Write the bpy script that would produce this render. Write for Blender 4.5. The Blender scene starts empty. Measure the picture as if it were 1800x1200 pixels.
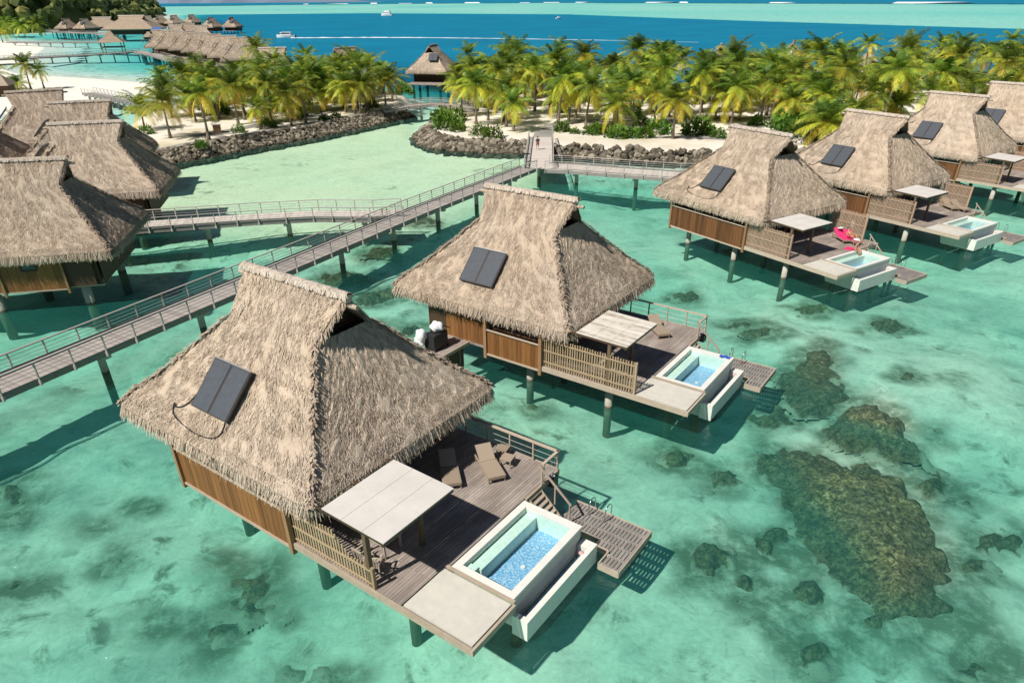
import bpy, math, random
import numpy as np
from mathutils import Vector, Matrix
R = math.radians
random.seed(7); NPR = np.random.RandomState(11)
scene = bpy.context.scene
COL = scene.collection

# ------------------------------------------------------------------ camera, sky, sun, exposure
F, CAMH, HOR, SH, ROLL = 1195.472, 19.768, -1.68, 121.045, -0.007
PITCH = math.atan((600 + SH - HOR) / F)
cd = bpy.data.cameras.new('camera'); cam = bpy.data.objects.new('camera', cd); COL.objects.link(cam)
cd.sensor_width = 36; cd.lens = F * 36 / 1800; cd.shift_y = SH / 1800
cd.clip_start = 0.5; cd.clip_end = 90000
cam.matrix_world = (Matrix.Translation((0, 0, CAMH)) @ Matrix.Rotation(math.pi / 2 - PITCH, 4, 'X') @ Matrix.Rotation(ROLL, 4, 'Z'))
scene.camera = cam

SUN_EL = R(50); SUN_XY = Vector((-0.765, -0.644)).normalized()
SUN_DIR = Vector((SUN_XY.x * math.cos(SUN_EL), SUN_XY.y * math.cos(SUN_EL), math.sin(SUN_EL)))
w = bpy.data.worlds.new('World'); scene.world = w; w.use_nodes = True
nt = w.node_tree; bg = nt.nodes['Background']; sky = nt.nodes.new('ShaderNodeTexSky')
sky.sky_type = 'NISHITA'; sky.sun_disc = False; sky.sun_elevation = SUN_EL; sky.air_density = .7; sky.dust_density = .4
sky.sun_rotation = math.atan2(SUN_XY.x, SUN_XY.y)
nt.links.new(sky.outputs[0], bg.inputs[0]); bg.inputs[1].default_value = 0.05
sl = bpy.data.lights.new('sun', 'SUN'); sl.energy = 5.0; sl.angle = R(1.0); sl.color = (1.0, 0.955, 0.88)
so = bpy.data.objects.new('sun', sl); COL.objects.link(so)
so.rotation_euler = SUN_DIR.to_track_quat('Z', 'Y').to_euler(); so.location = (0, 0, 60)
scene.view_settings.view_transform = 'Standard'; scene.view_settings.look = 'None'
scene.view_settings.exposure = 0.12; scene.view_settings.gamma = 1.0
scene.cycles.max_bounces = 8; scene.cycles.transparent_max_bounces = 12
scene.cycles.diffuse_bounces = 2; scene.cycles.glossy_bounces = 3
scene.cycles.caustics_reflective = False; scene.cycles.caustics_refractive = False

# ------------------------------------------------------------------ helpers
def back(u, v, z):
    """the place in the world that stands at height z under pixel (u, v) of the 1800 x 1200 photograph"""
    u -= 900; v -= 600 + SH; cr, sr = math.cos(-ROLL), math.sin(-ROLL)
    a, b = (cr * u - sr * v) / F, (sr * u + cr * v) / F
    d = Vector((a, math.cos(PITCH) - b * math.sin(PITCH), -math.sin(PITCH) - b * math.cos(PITCH)))
    return Vector((0, 0, CAMH)) + d * ((z - CAMH) / d.z)
def height_at(u, v, y):
    """height of what stands at distance y under pixel (u, v)"""
    u -= 900; v -= 600 + SH; cr, sr = math.cos(-ROLL), math.sin(-ROLL)
    b = (sr * u + cr * v) / F
    dy = math.cos(PITCH) - b * math.sin(PITCH); dz = -math.sin(PITCH) - b * math.cos(PITCH)
    return CAMH + dz / dy * y

class MB:
    """collects shapes and links them as ONE mesh object"""
    def __init__(s): s.v = []; s.f = []; s.t = []
    def add(s, vs, fs, t=None):
        n = len(s.v); s.v.extend(tuple(p) for p in vs)
        tt = random.random() if t is None else t
        for f in fs: s.f.append(tuple(i + n for i in f)); s.t.append(tt)
        return s
    def box(s, x0, x1, y0, y1, z0, z1, t=None):
        vs = [(x0,y0,z0),(x1,y0,z0),(x1,y1,z0),(x0,y1,z0),(x0,y0,z1),(x1,y0,z1),(x1,y1,z1),(x0,y1,z1)]
        return s.add(vs, [(0,3,2,1),(4,5,6,7),(0,1,5,4),(1,2,6,5),(2,3,7,6),(3,0,4,7)], t)
    def bar(s, p, q, w, h, t=None, up=(0,0,1)):
        p, q = Vector(p), Vector(q); d = (q - p).normalized(); up = Vector(up)
        if abs(d.dot(up)) > .98: up = Vector((1,0,0))
        sd = d.cross(up).normalized(); u = sd.cross(d)
        vs = [e + sd*(a*w/2) + u*(b*h/2) for e in (p, q) for a, b in ((-1,-1),(1,-1),(1,1),(-1,1))]
        return s.add(vs, [(0,1,2,3),(7,6,5,4),(0,4,5,1),(1,5,6,2),(2,6,7,3),(3,7,4,0)], t)
    def tube(s, pts, r, n=8, t=None, caps=True):
        pts = [Vector(p) for p in pts]; rs = r if isinstance(r, (list, tuple)) else [r]*len(pts)
        vs = []; fs = []
        for i, p in enumerate(pts):
            d = (pts[min(i+1, len(pts)-1)] - pts[max(i-1, 0)]).normalized()
            up = Vector((0,0,1)) if abs(d.z) < .95 else Vector((1,0,0))
            a = d.cross(up).normalized(); b = a.cross(d)
            for k in range(n):
                an = 2*math.pi*k/n; vs.append(p + a*(rs[i]*math.cos(an)) + b*(rs[i]*math.sin(an)))
        for i in range(len(pts)-1):
            for k in range(n):
                k2 = (k+1) % n; fs.append((i*n+k, i*n+k2, (i+1)*n+k2, (i+1)*n+k))
        if caps: fs.append(tuple(range(n-1, -1, -1))); fs.append(tuple((len(pts)-1)*n+k for k in range(n)))
        return s.add(vs, fs, t)
    def prism(s, poly, z0, z1, t=None):
        n = len(poly); vs = [(x,y,z0) for x,y in poly] + [(x,y,z1) for x,y in poly]
        return s.add(vs, [tuple(range(n-1,-1,-1)), tuple(range(n,2*n))] + [(i,(i+1)%n,n+(i+1)%n,n+i) for i in range(n)], t)
    def blob(s, c, r, sub=1, rough=.25, t=None, rng=random, flat=1.0):
        vs, fs = ICO[sub]; sc = r if isinstance(r, (list, tuple)) else (r,r,r*flat)
        ph = rng.random()*6.28; cs, sn = math.cos(ph), math.sin(ph); o = []
        for x,y,z in vs:
            k = 1 + rough*(rng.random()-.5)*2
            x, y, z = x*sc[0]*k, y*sc[1]*k, z*sc[2]*k
            o.append((c[0]+cs*x-sn*y, c[1]+sn*x+cs*y, c[2]+z))
        return s.add(o, fs, t)
    def mesh(s, name, mat, dz=0, smooth=False):
        me = bpy.data.meshes.new(name)
        vs = s.v if not dz else [(x,y,z+dz) for x,y,z in s.v]
        me.from_pydata(vs, [], s.f); me.materials.append(mat)
        at = me.attributes.new('tint', 'FLOAT', 'FACE'); at.data.foreach_set('value', np.array(s.t, dtype=np.float32))
        if smooth: me.polygons.foreach_set('use_smooth', [True]*len(s.f))
        me.update(); return me
    def build(s, name, mat, parent=None, dz=0, smooth=False):
        return link(name, s.mesh(name, mat, dz, smooth), parent)
def link(name, me, parent=None):
    o = bpy.data.objects.new(name, me); COL.objects.link(o)
    if parent is not None: o.parent = parent
    return o
def mkico():
    import bmesh
    out = {}
    for sub in (1, 2, 3):
        bm = bmesh.new(); bmesh.ops.create_icosphere(bm, subdivisions=sub, radius=1)
        bm.verts.ensure_lookup_table(); bm.verts.index_update()
        out[sub] = ([tuple(v.co) for v in bm.verts], [tuple(v.index for v in f.verts) for f in bm.faces]); bm.free()
    return out
ICO = mkico()
def empty(name, loc=(0,0,0), rz=0):
    o = bpy.data.objects.new(name, None); COL.objects.link(o); o.location = loc; o.rotation_euler = (0,0,rz)
    o.empty_display_size = .3; return o
def tag(o, label=None, cat=None, group=None, kind=None):
    if label: o['label'] = label
    if cat: o['category'] = cat
    if group: o['group'] = group
    if kind: o['kind'] = kind
    return o
def copy_tree(o, parent=None, skip=()):
    c = o.copy(); COL.objects.link(c)
    if parent is not None: c.parent = parent
    for ch in list(o.children):
        if ch.name.split('.')[0] not in skip: copy_tree(ch, c, skip)
    return c

# ------------------------------------------------------------------ materials
class NT:
    def __init__(s, name):
        s.m = bpy.data.materials.new(name); s.m.use_nodes = True; s.t = s.m.node_tree
        s.b = s.t.nodes['Principled BSDF']; s.out = s.t.nodes['Material Output']
    def n(s, typ, **kw):
        nd = s.t.nodes.new(typ)
        for k, v in kw.items():
            if k.startswith('i_'): nd.inputs[k[2:].replace('_', ' ')].default_value = v
            else: setattr(nd, k, v)
        return nd
    def l(s, a, b): s.t.links.new(a, b); return s
    def attr(s, name): return s.n('ShaderNodeAttribute', attribute_name=name).outputs['Fac']
    def ramp(s, fac, stops, interp='LINEAR'):
        r = s.n('ShaderNodeValToRGB'); r.color_ramp.interpolation = interp
        e = r.color_ramp.elements
        while len(e) < len(stops): e.new(.5)
        for el, (p, c) in zip(e, stops): el.position = p; el.color = (*c, 1)
        s.l(fac, r.inputs[0]); return r.outputs[0]
    def mix(s, fac, a, b, mode='MIX'):
        m = s.n('ShaderNodeMix', data_type='RGBA', blend_type=mode)
        for i, x in ((0, fac), (6, a), (7, b)):
            if hasattr(x, 'links'): s.l(x, m.inputs[i])
            else: m.inputs[i].default_value = x if i == 0 else (*x, 1)
        return m.outputs[2]
    def math(s, op, a, b=None, clamp=False):
        m = s.n('ShaderNodeMath', operation=op); m.use_clamp = clamp
        for i, x in ((0, a), (1, b)):
            if x is None: continue
            if hasattr(x, 'links'): s.l(x, m.inputs[i])
            else: m.inputs[i].default_value = x
        return m.outputs[0]
    def noise(s, scale, detail=4, rough=.55, co=None, out=0, dist=0):
        nd = s.n('ShaderNodeTexNoise'); nd.inputs['Scale'].default_value = scale; nd.inputs['Detail'].default_value = detail
        nd.inputs['Roughness'].default_value = rough; nd.inputs['Distortion'].default_value = dist
        if co is not None: s.l(co, nd.inputs['Vector'])
        return nd.outputs[out]
    def obj(s): return s.n('ShaderNodeTexCoord').outputs['Object']
    def pos(s): return s.n('ShaderNodeNewGeometry').outputs['Position']
    def mapping(s, co, scale=(1,1,1), rot=(0,0,0), loc=(0,0,0)):
        m = s.n('ShaderNodeMapping'); s.l(co, m.inputs[0]); m.inputs['Scale'].default_value = scale
        m.inputs['Rotation'].default_value = rot; m.inputs['Location'].default_value = loc; return m.outputs[0]
    def bump(s, h, strength=.4, dist=.05):
        b = s.n('ShaderNodeBump'); b.inputs['Strength'].default_value = strength; b.inputs['Distance'].default_value = dist
        s.l(h, b.inputs['Height']); return b.outputs[0]
    def done(s, col=None, rough=.7, normal=None, spec=None, metal=0):
        if col is not None:
            if hasattr(col, 'links'): s.l(col, s.b.inputs['Base Color'])
            else: s.b.inputs['Base Color'].default_value = (*col, 1)
        if hasattr(rough, 'links'): s.l(rough, s.b.inputs['Roughness'])
        else: s.b.inputs['Roughness'].default_value = rough
        if normal is not None: s.l(normal, s.b.inputs['Normal'])
        if spec is not None: s.b.inputs['Specular IOR Level'].default_value = spec
        s.b.inputs['Metallic'].default_value = metal
        return s.m
M = {}
def m_thatch(name, dark, mid, light, lo=.65):
    t = NT(name); co = t.pos()
    a = t.attr('tint'); big = t.noise(.45, 4, .6, co)
    wide = t.noise(.14, 3, .5, co); oi = t.n('ShaderNodeObjectInfo').outputs['Random']
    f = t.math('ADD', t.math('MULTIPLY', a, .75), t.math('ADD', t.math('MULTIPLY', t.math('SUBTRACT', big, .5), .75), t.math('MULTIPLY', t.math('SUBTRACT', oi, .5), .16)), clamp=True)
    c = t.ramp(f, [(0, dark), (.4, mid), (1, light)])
    c = t.mix(t.ramp(wide, [(.42, (0,0,0)), (.62, (.75,.75,.75))]), c, t.mix(1, c, (.93,.96,1.0), 'MULTIPLY'))
    fine = t.noise(14, 3, .6, co)
    c = t.mix(1, c, t.ramp(fine, [(.25, (lo, lo, lo)), (.6, (1, 1, 1))]), 'MULTIPLY')
    return t.done(c, .85, t.bump(fine, .5, .06), .15)
M['thatch'] = m_thatch('thatch', (.32,.24,.172), (.555,.44,.33), (.735,.615,.48), .80)
M['thatch_base'] = m_thatch('thatch_base', (.16,.115,.075), (.30,.23,.155), (.42,.33,.23))
M['ridge'] = m_thatch('ridge_thatch', (.42,.335,.26), (.62,.525,.43), (.76,.67,.57))
M['far_thatch'] = m_thatch('far_thatch', (.26,.19,.14), (.39,.30,.215), (.50,.40,.30), .8)
def m_planks(name, c1, c2, dark, width, length, rot=0, rough=.8, gap=.03):
    t = NT(name); co = t.mapping(t.obj(), rot=(0,0,rot))
    b = t.n('ShaderNodeTexBrick'); t.l(co, b.inputs['Vector']); b.inputs['Scale'].default_value = 1
    b.inputs['Brick Width'].default_value = length; b.inputs['Row Height'].default_value = width
    b.inputs['Mortar Size'].default_value = gap*width*2; b.inputs['Mortar Smooth'].default_value = .2; b.offset = .37
    b.inputs['Color1'].default_value = (*c1, 1); b.inputs['Color2'].default_value = (*c2, 1); b.inputs['Mortar'].default_value = (*dark, 1)
    gr = t.noise(3.2, 5, .65, t.mapping(co, scale=(.35, 9, 1)))
    c = t.mix(1, b.outputs[0], t.ramp(gr, [(.3, (.62,.60,.58)), (.7, (1.15,1.12,1.1))]), 'MULTIPLY')
    st = t.noise(.7, 4, .6, t.obj())
    c = t.mix(1, c, t.ramp(st, [(.35, (.78,.77,.76)), (.65, (1.08,1.08,1.08))]), 'MULTIPLY')
    return t.done(c, rough, t.bump(b.outputs['Fac'], -.4, .01), .25)
M['deck'] = m_planks('deck_planks', (.33,.283,.25), (.45,.395,.355), (.12,.10,.088), .14, 3.4, R(90))
M['bridge_deck'] = m_planks('bridge_planks', (.36,.31,.28), (.45,.395,.36), (.16,.13,.115), .145, 2.6, R(90))
def m_wood(name, c1, c2, axis=(8,8,.5), rough=.65, spec=.3):
    t = NT(name); g = t.noise(1.5, 6, .65, t.mapping(t.obj(), scale=axis))
    a = t.attr('tint'); f = t.math('ADD', t.math('MULTIPLY', g, .7), t.math('MULTIPLY', a, .3))
    return t.done(t.ramp(f, [(.25, c1), (.75, c2)]), rough, t.bump(g, .25, .01), spec)
M['wall'] = m_wood('cedar_boards', (.125,.052,.017), (.315,.145,.046))
M['wall_brown'] = m_wood('weathered_cedar_boards', (.060,.024,.010), (.215,.092,.034))
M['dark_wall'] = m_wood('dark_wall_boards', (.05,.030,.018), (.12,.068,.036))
M['post'] = m_wood('post_timber', (.22,.12,.055), (.36,.215,.115))
M['cpost'] = m_wood('canopy_post_timber', (.09,.06,.035), (.19,.13,.08))
M['slat'] = m_wood('slat_timber', (.30,.215,.125), (.47,.365,.23), (9,9,1.2))
M['slat_red'] = m_wood('red_slat_timber', (.36,.24,.165), (.52,.375,.27), (9,9,1.2))
M['rail'] = m_wood('rail_timber', (.33,.265,.205), (.52,.44,.35), (2,2,2))
M['beam'] = m_wood('beam_timber', (.36,.29,.215), (.54,.45,.35), (2,2,2))
M['grey_wood'] = m_wood('grey_timber', (.20,.18,.165), (.33,.30,.275), (2,2,2))
M['bridge_rail'] = m_wood('bridge_rail_timber', (.34,.31,.28), (.52,.48,.44), (2,2,2))
M['weave'] = m_wood('woven_rattan', (.255,.195,.14), (.40,.315,.235), (30,30,30))
def m_plain(name, c, rough=.6, var=.12, scale=3, spec=.4, metal=0, bump=.15):
    t = NT(name); g = t.noise(scale, 5, .6, t.obj())
    k0, k1 = 1-var, 1+var
    col = t.mix(1, c, t.ramp(g, [(.3, (k0,k0,k0)), (.7, (k1,k1,k1))]), 'MULTIPLY')
    return t.done(col, rough, t.bump(g, bump, .01), spec, metal)
M['canvas'] = m_plain('canopy_panel', (.63,.59,.545), .7, .07, 1.3)
def m_worn():
    t = NT('worn_canopy_panel'); g = t.noise(1.0, 4, .6, t.mapping(t.obj(), scale=(.22, 3.2, 1))); h = t.noise(3, 4, .6, t.obj())
    c = t.ramp(t.math('ADD', t.math('MULTIPLY', g, .75), t.math('MULTIPLY', h, .25)), [(.36, (.36,.31,.24)), (.46, (.62,.565,.48)), (.6, (.74,.69,.61))])
    return t.done(c, .75)
M['canvas_worn'] = m_worn()
M['pad'] = m_plain('cream_slab', (.585,.555,.485), .7, .08, 2)
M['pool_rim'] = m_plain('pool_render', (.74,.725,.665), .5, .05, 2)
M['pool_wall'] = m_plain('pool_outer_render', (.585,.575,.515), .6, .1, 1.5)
M['pool_tile'] = m_plain('pool_tile', (.70,.84,.74), .4, .08, 6)
M['chrome'] = m_plain('chrome', (.8,.8,.8), .18, .02, 3, .5, 1)
M['wire'] = m_plain('rail_cable', (.42,.42,.40), .55, .03, 3, .4, .2)
M['glass'] = m_plain('window_glass', (.025,.032,.036), .08, .1, 1, .7, 0, 0)
M['panel'] = m_plain('collector_glass', (.085,.093,.105), .28, .1, 4, .5, 0, .02)
M['frame'] = m_plain('dark_frame', (.05,.045,.042), .4, .1)
M['steel_frame'] = m_plain('pale_metal_frame', (.5,.48,.46), .35, .08, 3, .5, .7)
M['rubber'] = m_plain('black_hose', (.02,.018,.016), .5, .1)
M['white'] = m_plain('white_paint', (.78,.78,.77), .4, .04)
M['linen'] = m_plain('white_linen', (.74,.74,.76), .85, .1, 5)
M['green'] = m_plain('green_cloth', (.05,.35,.10), .85, .15, 5)
M['black'] = m_plain('black_plastic', (.025,.024,.024), .5, .1)
M['blue'] = m_plain('blue_towel_cloth', (.03,.10,.45), .9, .15, 8)
M['pink'] = m_plain('pink_towel_cloth', (.72,.035,.16), .9, .15, 8)
M['pale_pink'] = m_plain('pale_pink_plastic', (.62,.36,.36), .5, .1)
M['skin'] = m_plain('tanned_skin', (.46,.24,.15), .55, .06, 8)
M['hair'] = m_plain('brown_hair', (.10,.055,.03), .6, .2, 20)
M['blond'] = m_plain('fair_hair', (.50,.36,.20), .6, .2, 20)
M['swim'] = m_plain('red_swimwear', (.55,.06,.08), .8, .1)
M['dark_cloth'] = m_plain('dark_shirt_cloth', (.04,.04,.05), .85, .1)
M['red_cloth'] = m_plain('red_shorts_cloth', (.40,.09,.07), .85, .1)
M['boat_blue'] = m_plain('blue_hull_trim', (.05,.09,.2), .4, .05)
M['sheet_blue'] = m_plain('blue_awning', (.08,.14,.36), .7, .1)
def m_pile():
    t = NT('concrete_pile'); z = t.n('ShaderNodeSeparateXYZ'); t.l(t.pos(), z.inputs[0])
    g = t.noise(3, 5, .6, t.pos())
    zz = t.math('ADD', z.outputs[2], t.math('MULTIPLY', t.math('SUBTRACT', g, .5), .3))
    c = t.ramp(t.math('MULTIPLY', t.math('ADD', zz, .1), 1.0), [(0, (.13,.14,.095)), (.075, (.10,.095,.07)), (.20, (.10,.085,.06)), (.30, (.36,.34,.28)), (.9, (.46,.44,.38))])  # dark band at the waterline; below it shade is painted into the colour
    return t.done(c, .8, t.bump(g, .3, .02), .2)
M['pile'] = m_pile()
def m_mosaic():
    t = NT('blue_mosaic'); v = t.n('ShaderNodeTexVoronoi'); v.inputs['Scale'].default_value = 22; t.l(t.obj(), v.inputs['Vector'])
    s = t.n('ShaderNodeSeparateColor'); t.l(v.outputs['Color'], s.inputs[0])
    c = t.ramp(s.outputs[0], [(0, (.13,.33,.58)), (.45, (.21,.44,.68)), (.75, (.34,.55,.74)), (1, (.60,.72,.80))])
    return t.done(c, .3)
M['mosaic'] = m_mosaic()
def m_sand(name, c1, c2, c3=None, sc=.15):
    t = NT(name); p = t.pos(); g = t.noise(sc, 6, .6, p); f = t.noise(9, 4, .6, p)
    c = t.ramp(g, [(.3, c1), (.55, c2)] + ([(.72, c3)] if c3 else []))
    c = t.mix(1, c, t.ramp(f, [(.3, (.86,.86,.85)), (.7, (1.05,1.05,1.05))]), 'MULTIPLY')
    return t.done(c, .95, t.bump(f, .4, .04), .1)
M['sand'] = m_sand('island_sand', (.56,.50,.33), (.80,.73,.64), (.86,.80,.72), .09)
M['beach'] = m_sand('beach_sand', (.80,.77,.66), (.86,.83,.74))
M['path'] = m_sand('path_paving', (.24,.225,.205), (.34,.32,.295))
def m_rock():
    t = NT('volcanic_rock'); a = t.attr('tint'); g = t.noise(2.2, 6, .65, t.pos())
    c = t.ramp(t.math('ADD', t.math('MULTIPLY', a, .65), t.math('MULTIPLY', g, .4)), [(.1, (.045,.038,.028)), (.5, (.145,.122,.090)), (.95, (.40,.345,.265))])
    z = t.n('ShaderNodeSeparateXYZ'); t.l(t.pos(), z.inputs[0])
    wet = t.ramp(t.math('ADD', z.outputs[2], t.math('MULTIPLY', g, .2)), [(.18, (.42,.40,.37)), (.42, (1,1,1))])
    return t.done(t.mix(1, c, wet, 'MULTIPLY'), .85, t.bump(g, .9, .12), .2)
M['rock'] = m_rock()
def m_leaf(name, stops, trans=.3, rough=.45):
    t = NT(name); a = t.attr('tint'); c = t.ramp(a, stops)
    oi = t.n('ShaderNodeObjectInfo').outputs['Random']
    hs = t.n('ShaderNodeHueSaturation'); t.l(c, hs.inputs['Color'])
    t.l(t.math('ADD', t.math('MULTIPLY', oi, .035), .483), hs.inputs['Hue']); t.l(t.math('ADD', t.math('MULTIPLY', oi, .55), .98), hs.inputs['Value'])
    col = hs.outputs[0]
    t.done(col, rough, None, .35)
    tr = t.n('ShaderNodeBsdfTranslucent'); t.l(col, tr.inputs[0])
    mx = t.n('ShaderNodeMixShader'); mx.inputs[0].default_value = trans
    t.l(t.b.outputs[0], mx.inputs[1]); t.l(tr.outputs[0], mx.inputs[2]); t.l(mx.outputs[0], t.out.inputs[0])
    return t.m
M['palm'] = m_leaf('palm_leaf', [(0, (.04,.085,.012)), (.35, (.145,.215,.025)), (.68, (.43,.45,.05)), (.90, (.70,.58,.06)), (1, (.56,.36,.08))], .4)
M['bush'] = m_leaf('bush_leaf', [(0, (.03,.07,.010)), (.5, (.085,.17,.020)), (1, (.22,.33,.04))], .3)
M['forest'] = m_leaf('forest_leaf', [(0, (.035,.06,.014)), (.5, (.095,.13,.03)), (1, (.24,.24,.065))], .2, .6)
M['trunk'] = m_plain('palm_trunk', (.23,.18,.135), .85, .3, 6)
M['hill'] = m_sand('hill_soil', (.08,.11,.03), (.12,.15,.04), (.17,.18,.06), .02)
M['far_hill'] = m_sand('hazed_hill_slope', (.16,.21,.29), (.20,.25,.33), None, .002)  # distance haze is put into the slope colour as blue-grey
M['foam'] = m_plain('sea_foam', (.82,.85,.86), .8, .08, .5)
def m_coral():
    t = NT('coral'); a = t.attr('height'); p = t.pos()
    g = t.noise(2.6, 6, .75, p); g2 = t.noise(6.0, 4, .75, p, 0, .4)
    f = t.math('ADD', t.math('MULTIPLY', g, .5), t.math('MULTIPLY', g2, .5))
    lo = t.ramp(f, [(.42, (.050,.050,.030)), (.50, (.125,.112,.060)), (.60, (.26,.215,.115))])
    hi = t.ramp(f, [(.42, (.05,.040,.018)), (.49, (.20,.145,.055)), (.54, (.42,.31,.12)), (.62, (.90,.76,.45))])
    en = t.noise(2.2, 6, .7, p, 0, .5); ek = t.math('SUBTRACT', t.math('MULTIPLY', t.attr('edge'), 2.3), t.math('MULTIPLY', t.math('SUBTRACT', en, .35), 1.6), clamp=True)
    lo = t.mix(t.ramp(ek, [(.10, (0,0,0)), (.55, (1,1,1))]), (.40,.39,.29), lo)
    return t.done(t.mix(a, lo, hi), .9, t.bump(f, .8, .15), .1)
M['coral'] = m_coral()
def m_seabed():
    t = NT('seabed_sand'); p = t.pos()
    g = t.noise(.13, 5, .6, p, 0, .8); h = t.noise(.42, 5, .62, p, 0, .6); f = t.noise(1.9, 7, .72, p, 0, 1.2)
    c = t.ramp(g, [(.34, (.62,.63,.53)), (.50, (.88,.86,.72))])
    c = t.mix(1, c, t.ramp(h, [(.30, (.72,.75,.72)), (.44, (.93,.94,.92)), (.62, (1.06,1.05,1.02))]), 'MULTIPLY')
    c = t.mix(t.attr('mottle'), (.88,.87,.58), c)
    c = t.mix(1, c, t.ramp(f, [(.3, (.74,.77,.77)), (.5, (.97,.98,.98)), (.7, (1.12,1.12,1.10))]), 'MULTIPLY')
    rf = t.attr('reef'); rn = t.noise(1.3, 5, .7, p)
    c = t.mix(t.math('MULTIPLY', t.math('MULTIPLY', rf, t.ramp(rn, [(.30, (.35,.35,.35)), (.55, (1,1,1))])), .88), c, (.13,.15,.085))
    wd = t.attr('weed'); wn = t.noise(.55, 5, .7, p, 0, .5)
    k = t.math('MULTIPLY', wd, t.ramp(wn, [(.52, (0,0,0)), (.64, (1,1,1))]))
    c = t.mix(t.math('MULTIPLY', k, .85), c, (.135,.150,.085))
    return t.done(c, .95, t.bump(f, .3, .05), .05)
M['seabed'] = m_seabed()
def m_water():
    t = NT('lagoon_water'); p = t.pos()
    d = t.attr('depth'); bl = t.attr('blue')
    # the longer the way to the bottom, the less light comes through, red first
    k = t.mix(bl, (.300,.080,.104), (.46,.072,.054))
    sc = t.n('ShaderNodeSeparateColor'); t.l(k, sc.inputs[0]); cc = t.n('ShaderNodeCombineColor')
    for i in range(3):
        t.l(t.math('EXPONENT', t.math('MULTIPLY', t.math('MULTIPLY', sc.outputs[i], d), -1.0)), cc.inputs[i])
    tr = t.n('ShaderNodeBsdfTransparent'); t.l(cc.outputs[0], tr.inputs[0])
    body = t.mix(bl, (.03,.30,.24), (.0005,.185,.315))
    big = t.noise(.02, 4, .6, p)
    body = t.mix(1, body, t.ramp(big, [(.3, (.82,.86,.9)), (.7, (1.12,1.1,1.06))]), 'MULTIPLY')
    df = t.n('ShaderNodeBsdfDiffuse'); t.l(body, df.inputs[0])
    fac = t.n('ShaderNodeMapRange'); fac.interpolation_type = 'SMOOTHSTEP'; t.l(d, fac.inputs[0])
    fac.inputs[1].default_value = .8; fac.inputs[2].default_value = 8; fac.inputs[3].default_value = .075; fac.inputs[4].default_value = 1
    m1 = t.n('ShaderNodeMixShader'); t.l(fac.outputs[0], m1.inputs[0]); t.l(tr.outputs[0], m1.inputs[1]); t.l(df.outputs[0], m1.inputs[2])
    w1 = t.noise(1.1, 4, .6, t.mapping(p, scale=(1, 1.7, 1), rot=(0,0,R(25))), 0, .6); w2 = t.noise(.16, 3, .5, p)
    nrm = t.bump(t.math('ADD', t.math('MULTIPLY', w1, .5), w2), .8, .3)
    gl = t.n('ShaderNodeBsdfGlossy'); gl.inputs['Roughness'].default_value = .12; t.l(nrm, gl.inputs['Normal'])
    fr = t.n('ShaderNodeFresnel'); fr.inputs[0].default_value = 1.33; t.l(nrm, fr.inputs['Normal'])
    # a rough sea never mirrors at the full grazing value
    m2 = t.n('ShaderNodeMixShader'); t.l(t.math('MINIMUM', fr.outputs[0], .11), m2.inputs[0]); t.l(m1.outputs[0], m2.inputs[1]); t.l(gl.outputs[0], m2.inputs[2])
    t.l(m2.outputs[0], t.out.inputs[0]); return t.m
M['water'] = m_water()
def m_poolwater():
    t = NT('pool_water'); tr = t.n('ShaderNodeBsdfTransparent'); tr.inputs[0].default_value = (.90,.985,.99,1)
    n1 = t.noise(5, 3, .5, t.obj(), 0, .5); gl = t.n('ShaderNodeBsdfGlossy'); gl.inputs['Roughness'].default_value = .05
    nr = t.bump(n1, .3, .05); t.l(nr, gl.inputs['Normal']); fr = t.n('ShaderNodeFresnel'); fr.inputs[0].default_value = 1.33; t.l(nr, fr.inputs['Normal'])
    mx = t.n('ShaderNodeMixShader'); t.l(fr.outputs[0], mx.inputs[0]); t.l(tr.outputs[0], mx.inputs[1]); t.l(gl.outputs[0], mx.inputs[2])
    t.l(mx.outputs[0], t.out.inputs[0]); return t.m
M['pool_water'] = m_poolwater()

# ------------------------------------------------------------------ land, seabed, water
def sstep(a, b, x):
    t = np.clip((x - a) / (b - a), 0, 1); return t*t*(3 - 2*t)
def sdf(poly, X, Y):
    """distance to a polygon's edge, negative inside"""
    P = np.array(poly); d = np.full(X.shape, 1e18); ins = np.zeros(X.shape, bool); n = len(P)
    for i in range(n):
        a, b = P[i], P[(i+1) % n]; e = b - a
        wx, wy = X - a[0], Y - a[1]; k = np.clip((wx*e[0] + wy*e[1]) / (e @ e), 0, 1)
        d = np.minimum(d, (wx - k*e[0])**2 + (wy - k*e[1])**2)
        c = ((a[1] <= Y) & (b[1] > Y)) | ((b[1] <= Y) & (a[1] > Y))
        with np.errstate(divide='ignore', invalid='ignore'):
            xi = a[0] + (Y - a[1]) / (e[1] if e[1] else 1e-9) * e[0]
        ins ^= c & (X < xi)
    d = np.sqrt(d); return np.where(ins, -d, d)
def vnoise(X, Y, s, seed=0):
    """smooth value noise"""
    r = np.random.RandomState(seed).rand(64, 64); x, y = X/s, Y/s
    xi, yi = np.floor(x).astype(int), np.floor(y).astype(int); fx, fy = x - xi, y - yi
    fx, fy = fx*fx*(3-2*fx), fy*fy*(3-2*fy); g = lambda i, j: r[i % 64, j % 64]
    return (g(xi,yi)*(1-fx) + g(xi+1,yi)*fx)*(1-fy) + (g(xi,yi+1)*(1-fx) + g(xi+1,yi+1)*fx)*fy
WEST = [(-55,99),(-50.3,102.3),(-43.8,111.5),(-35,123),(-24.5,141),(-21.5,149),(-24,172),(-32,184),(-50,186),(-64,174),(-72,155),(-70,138),(-63,116)]
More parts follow.
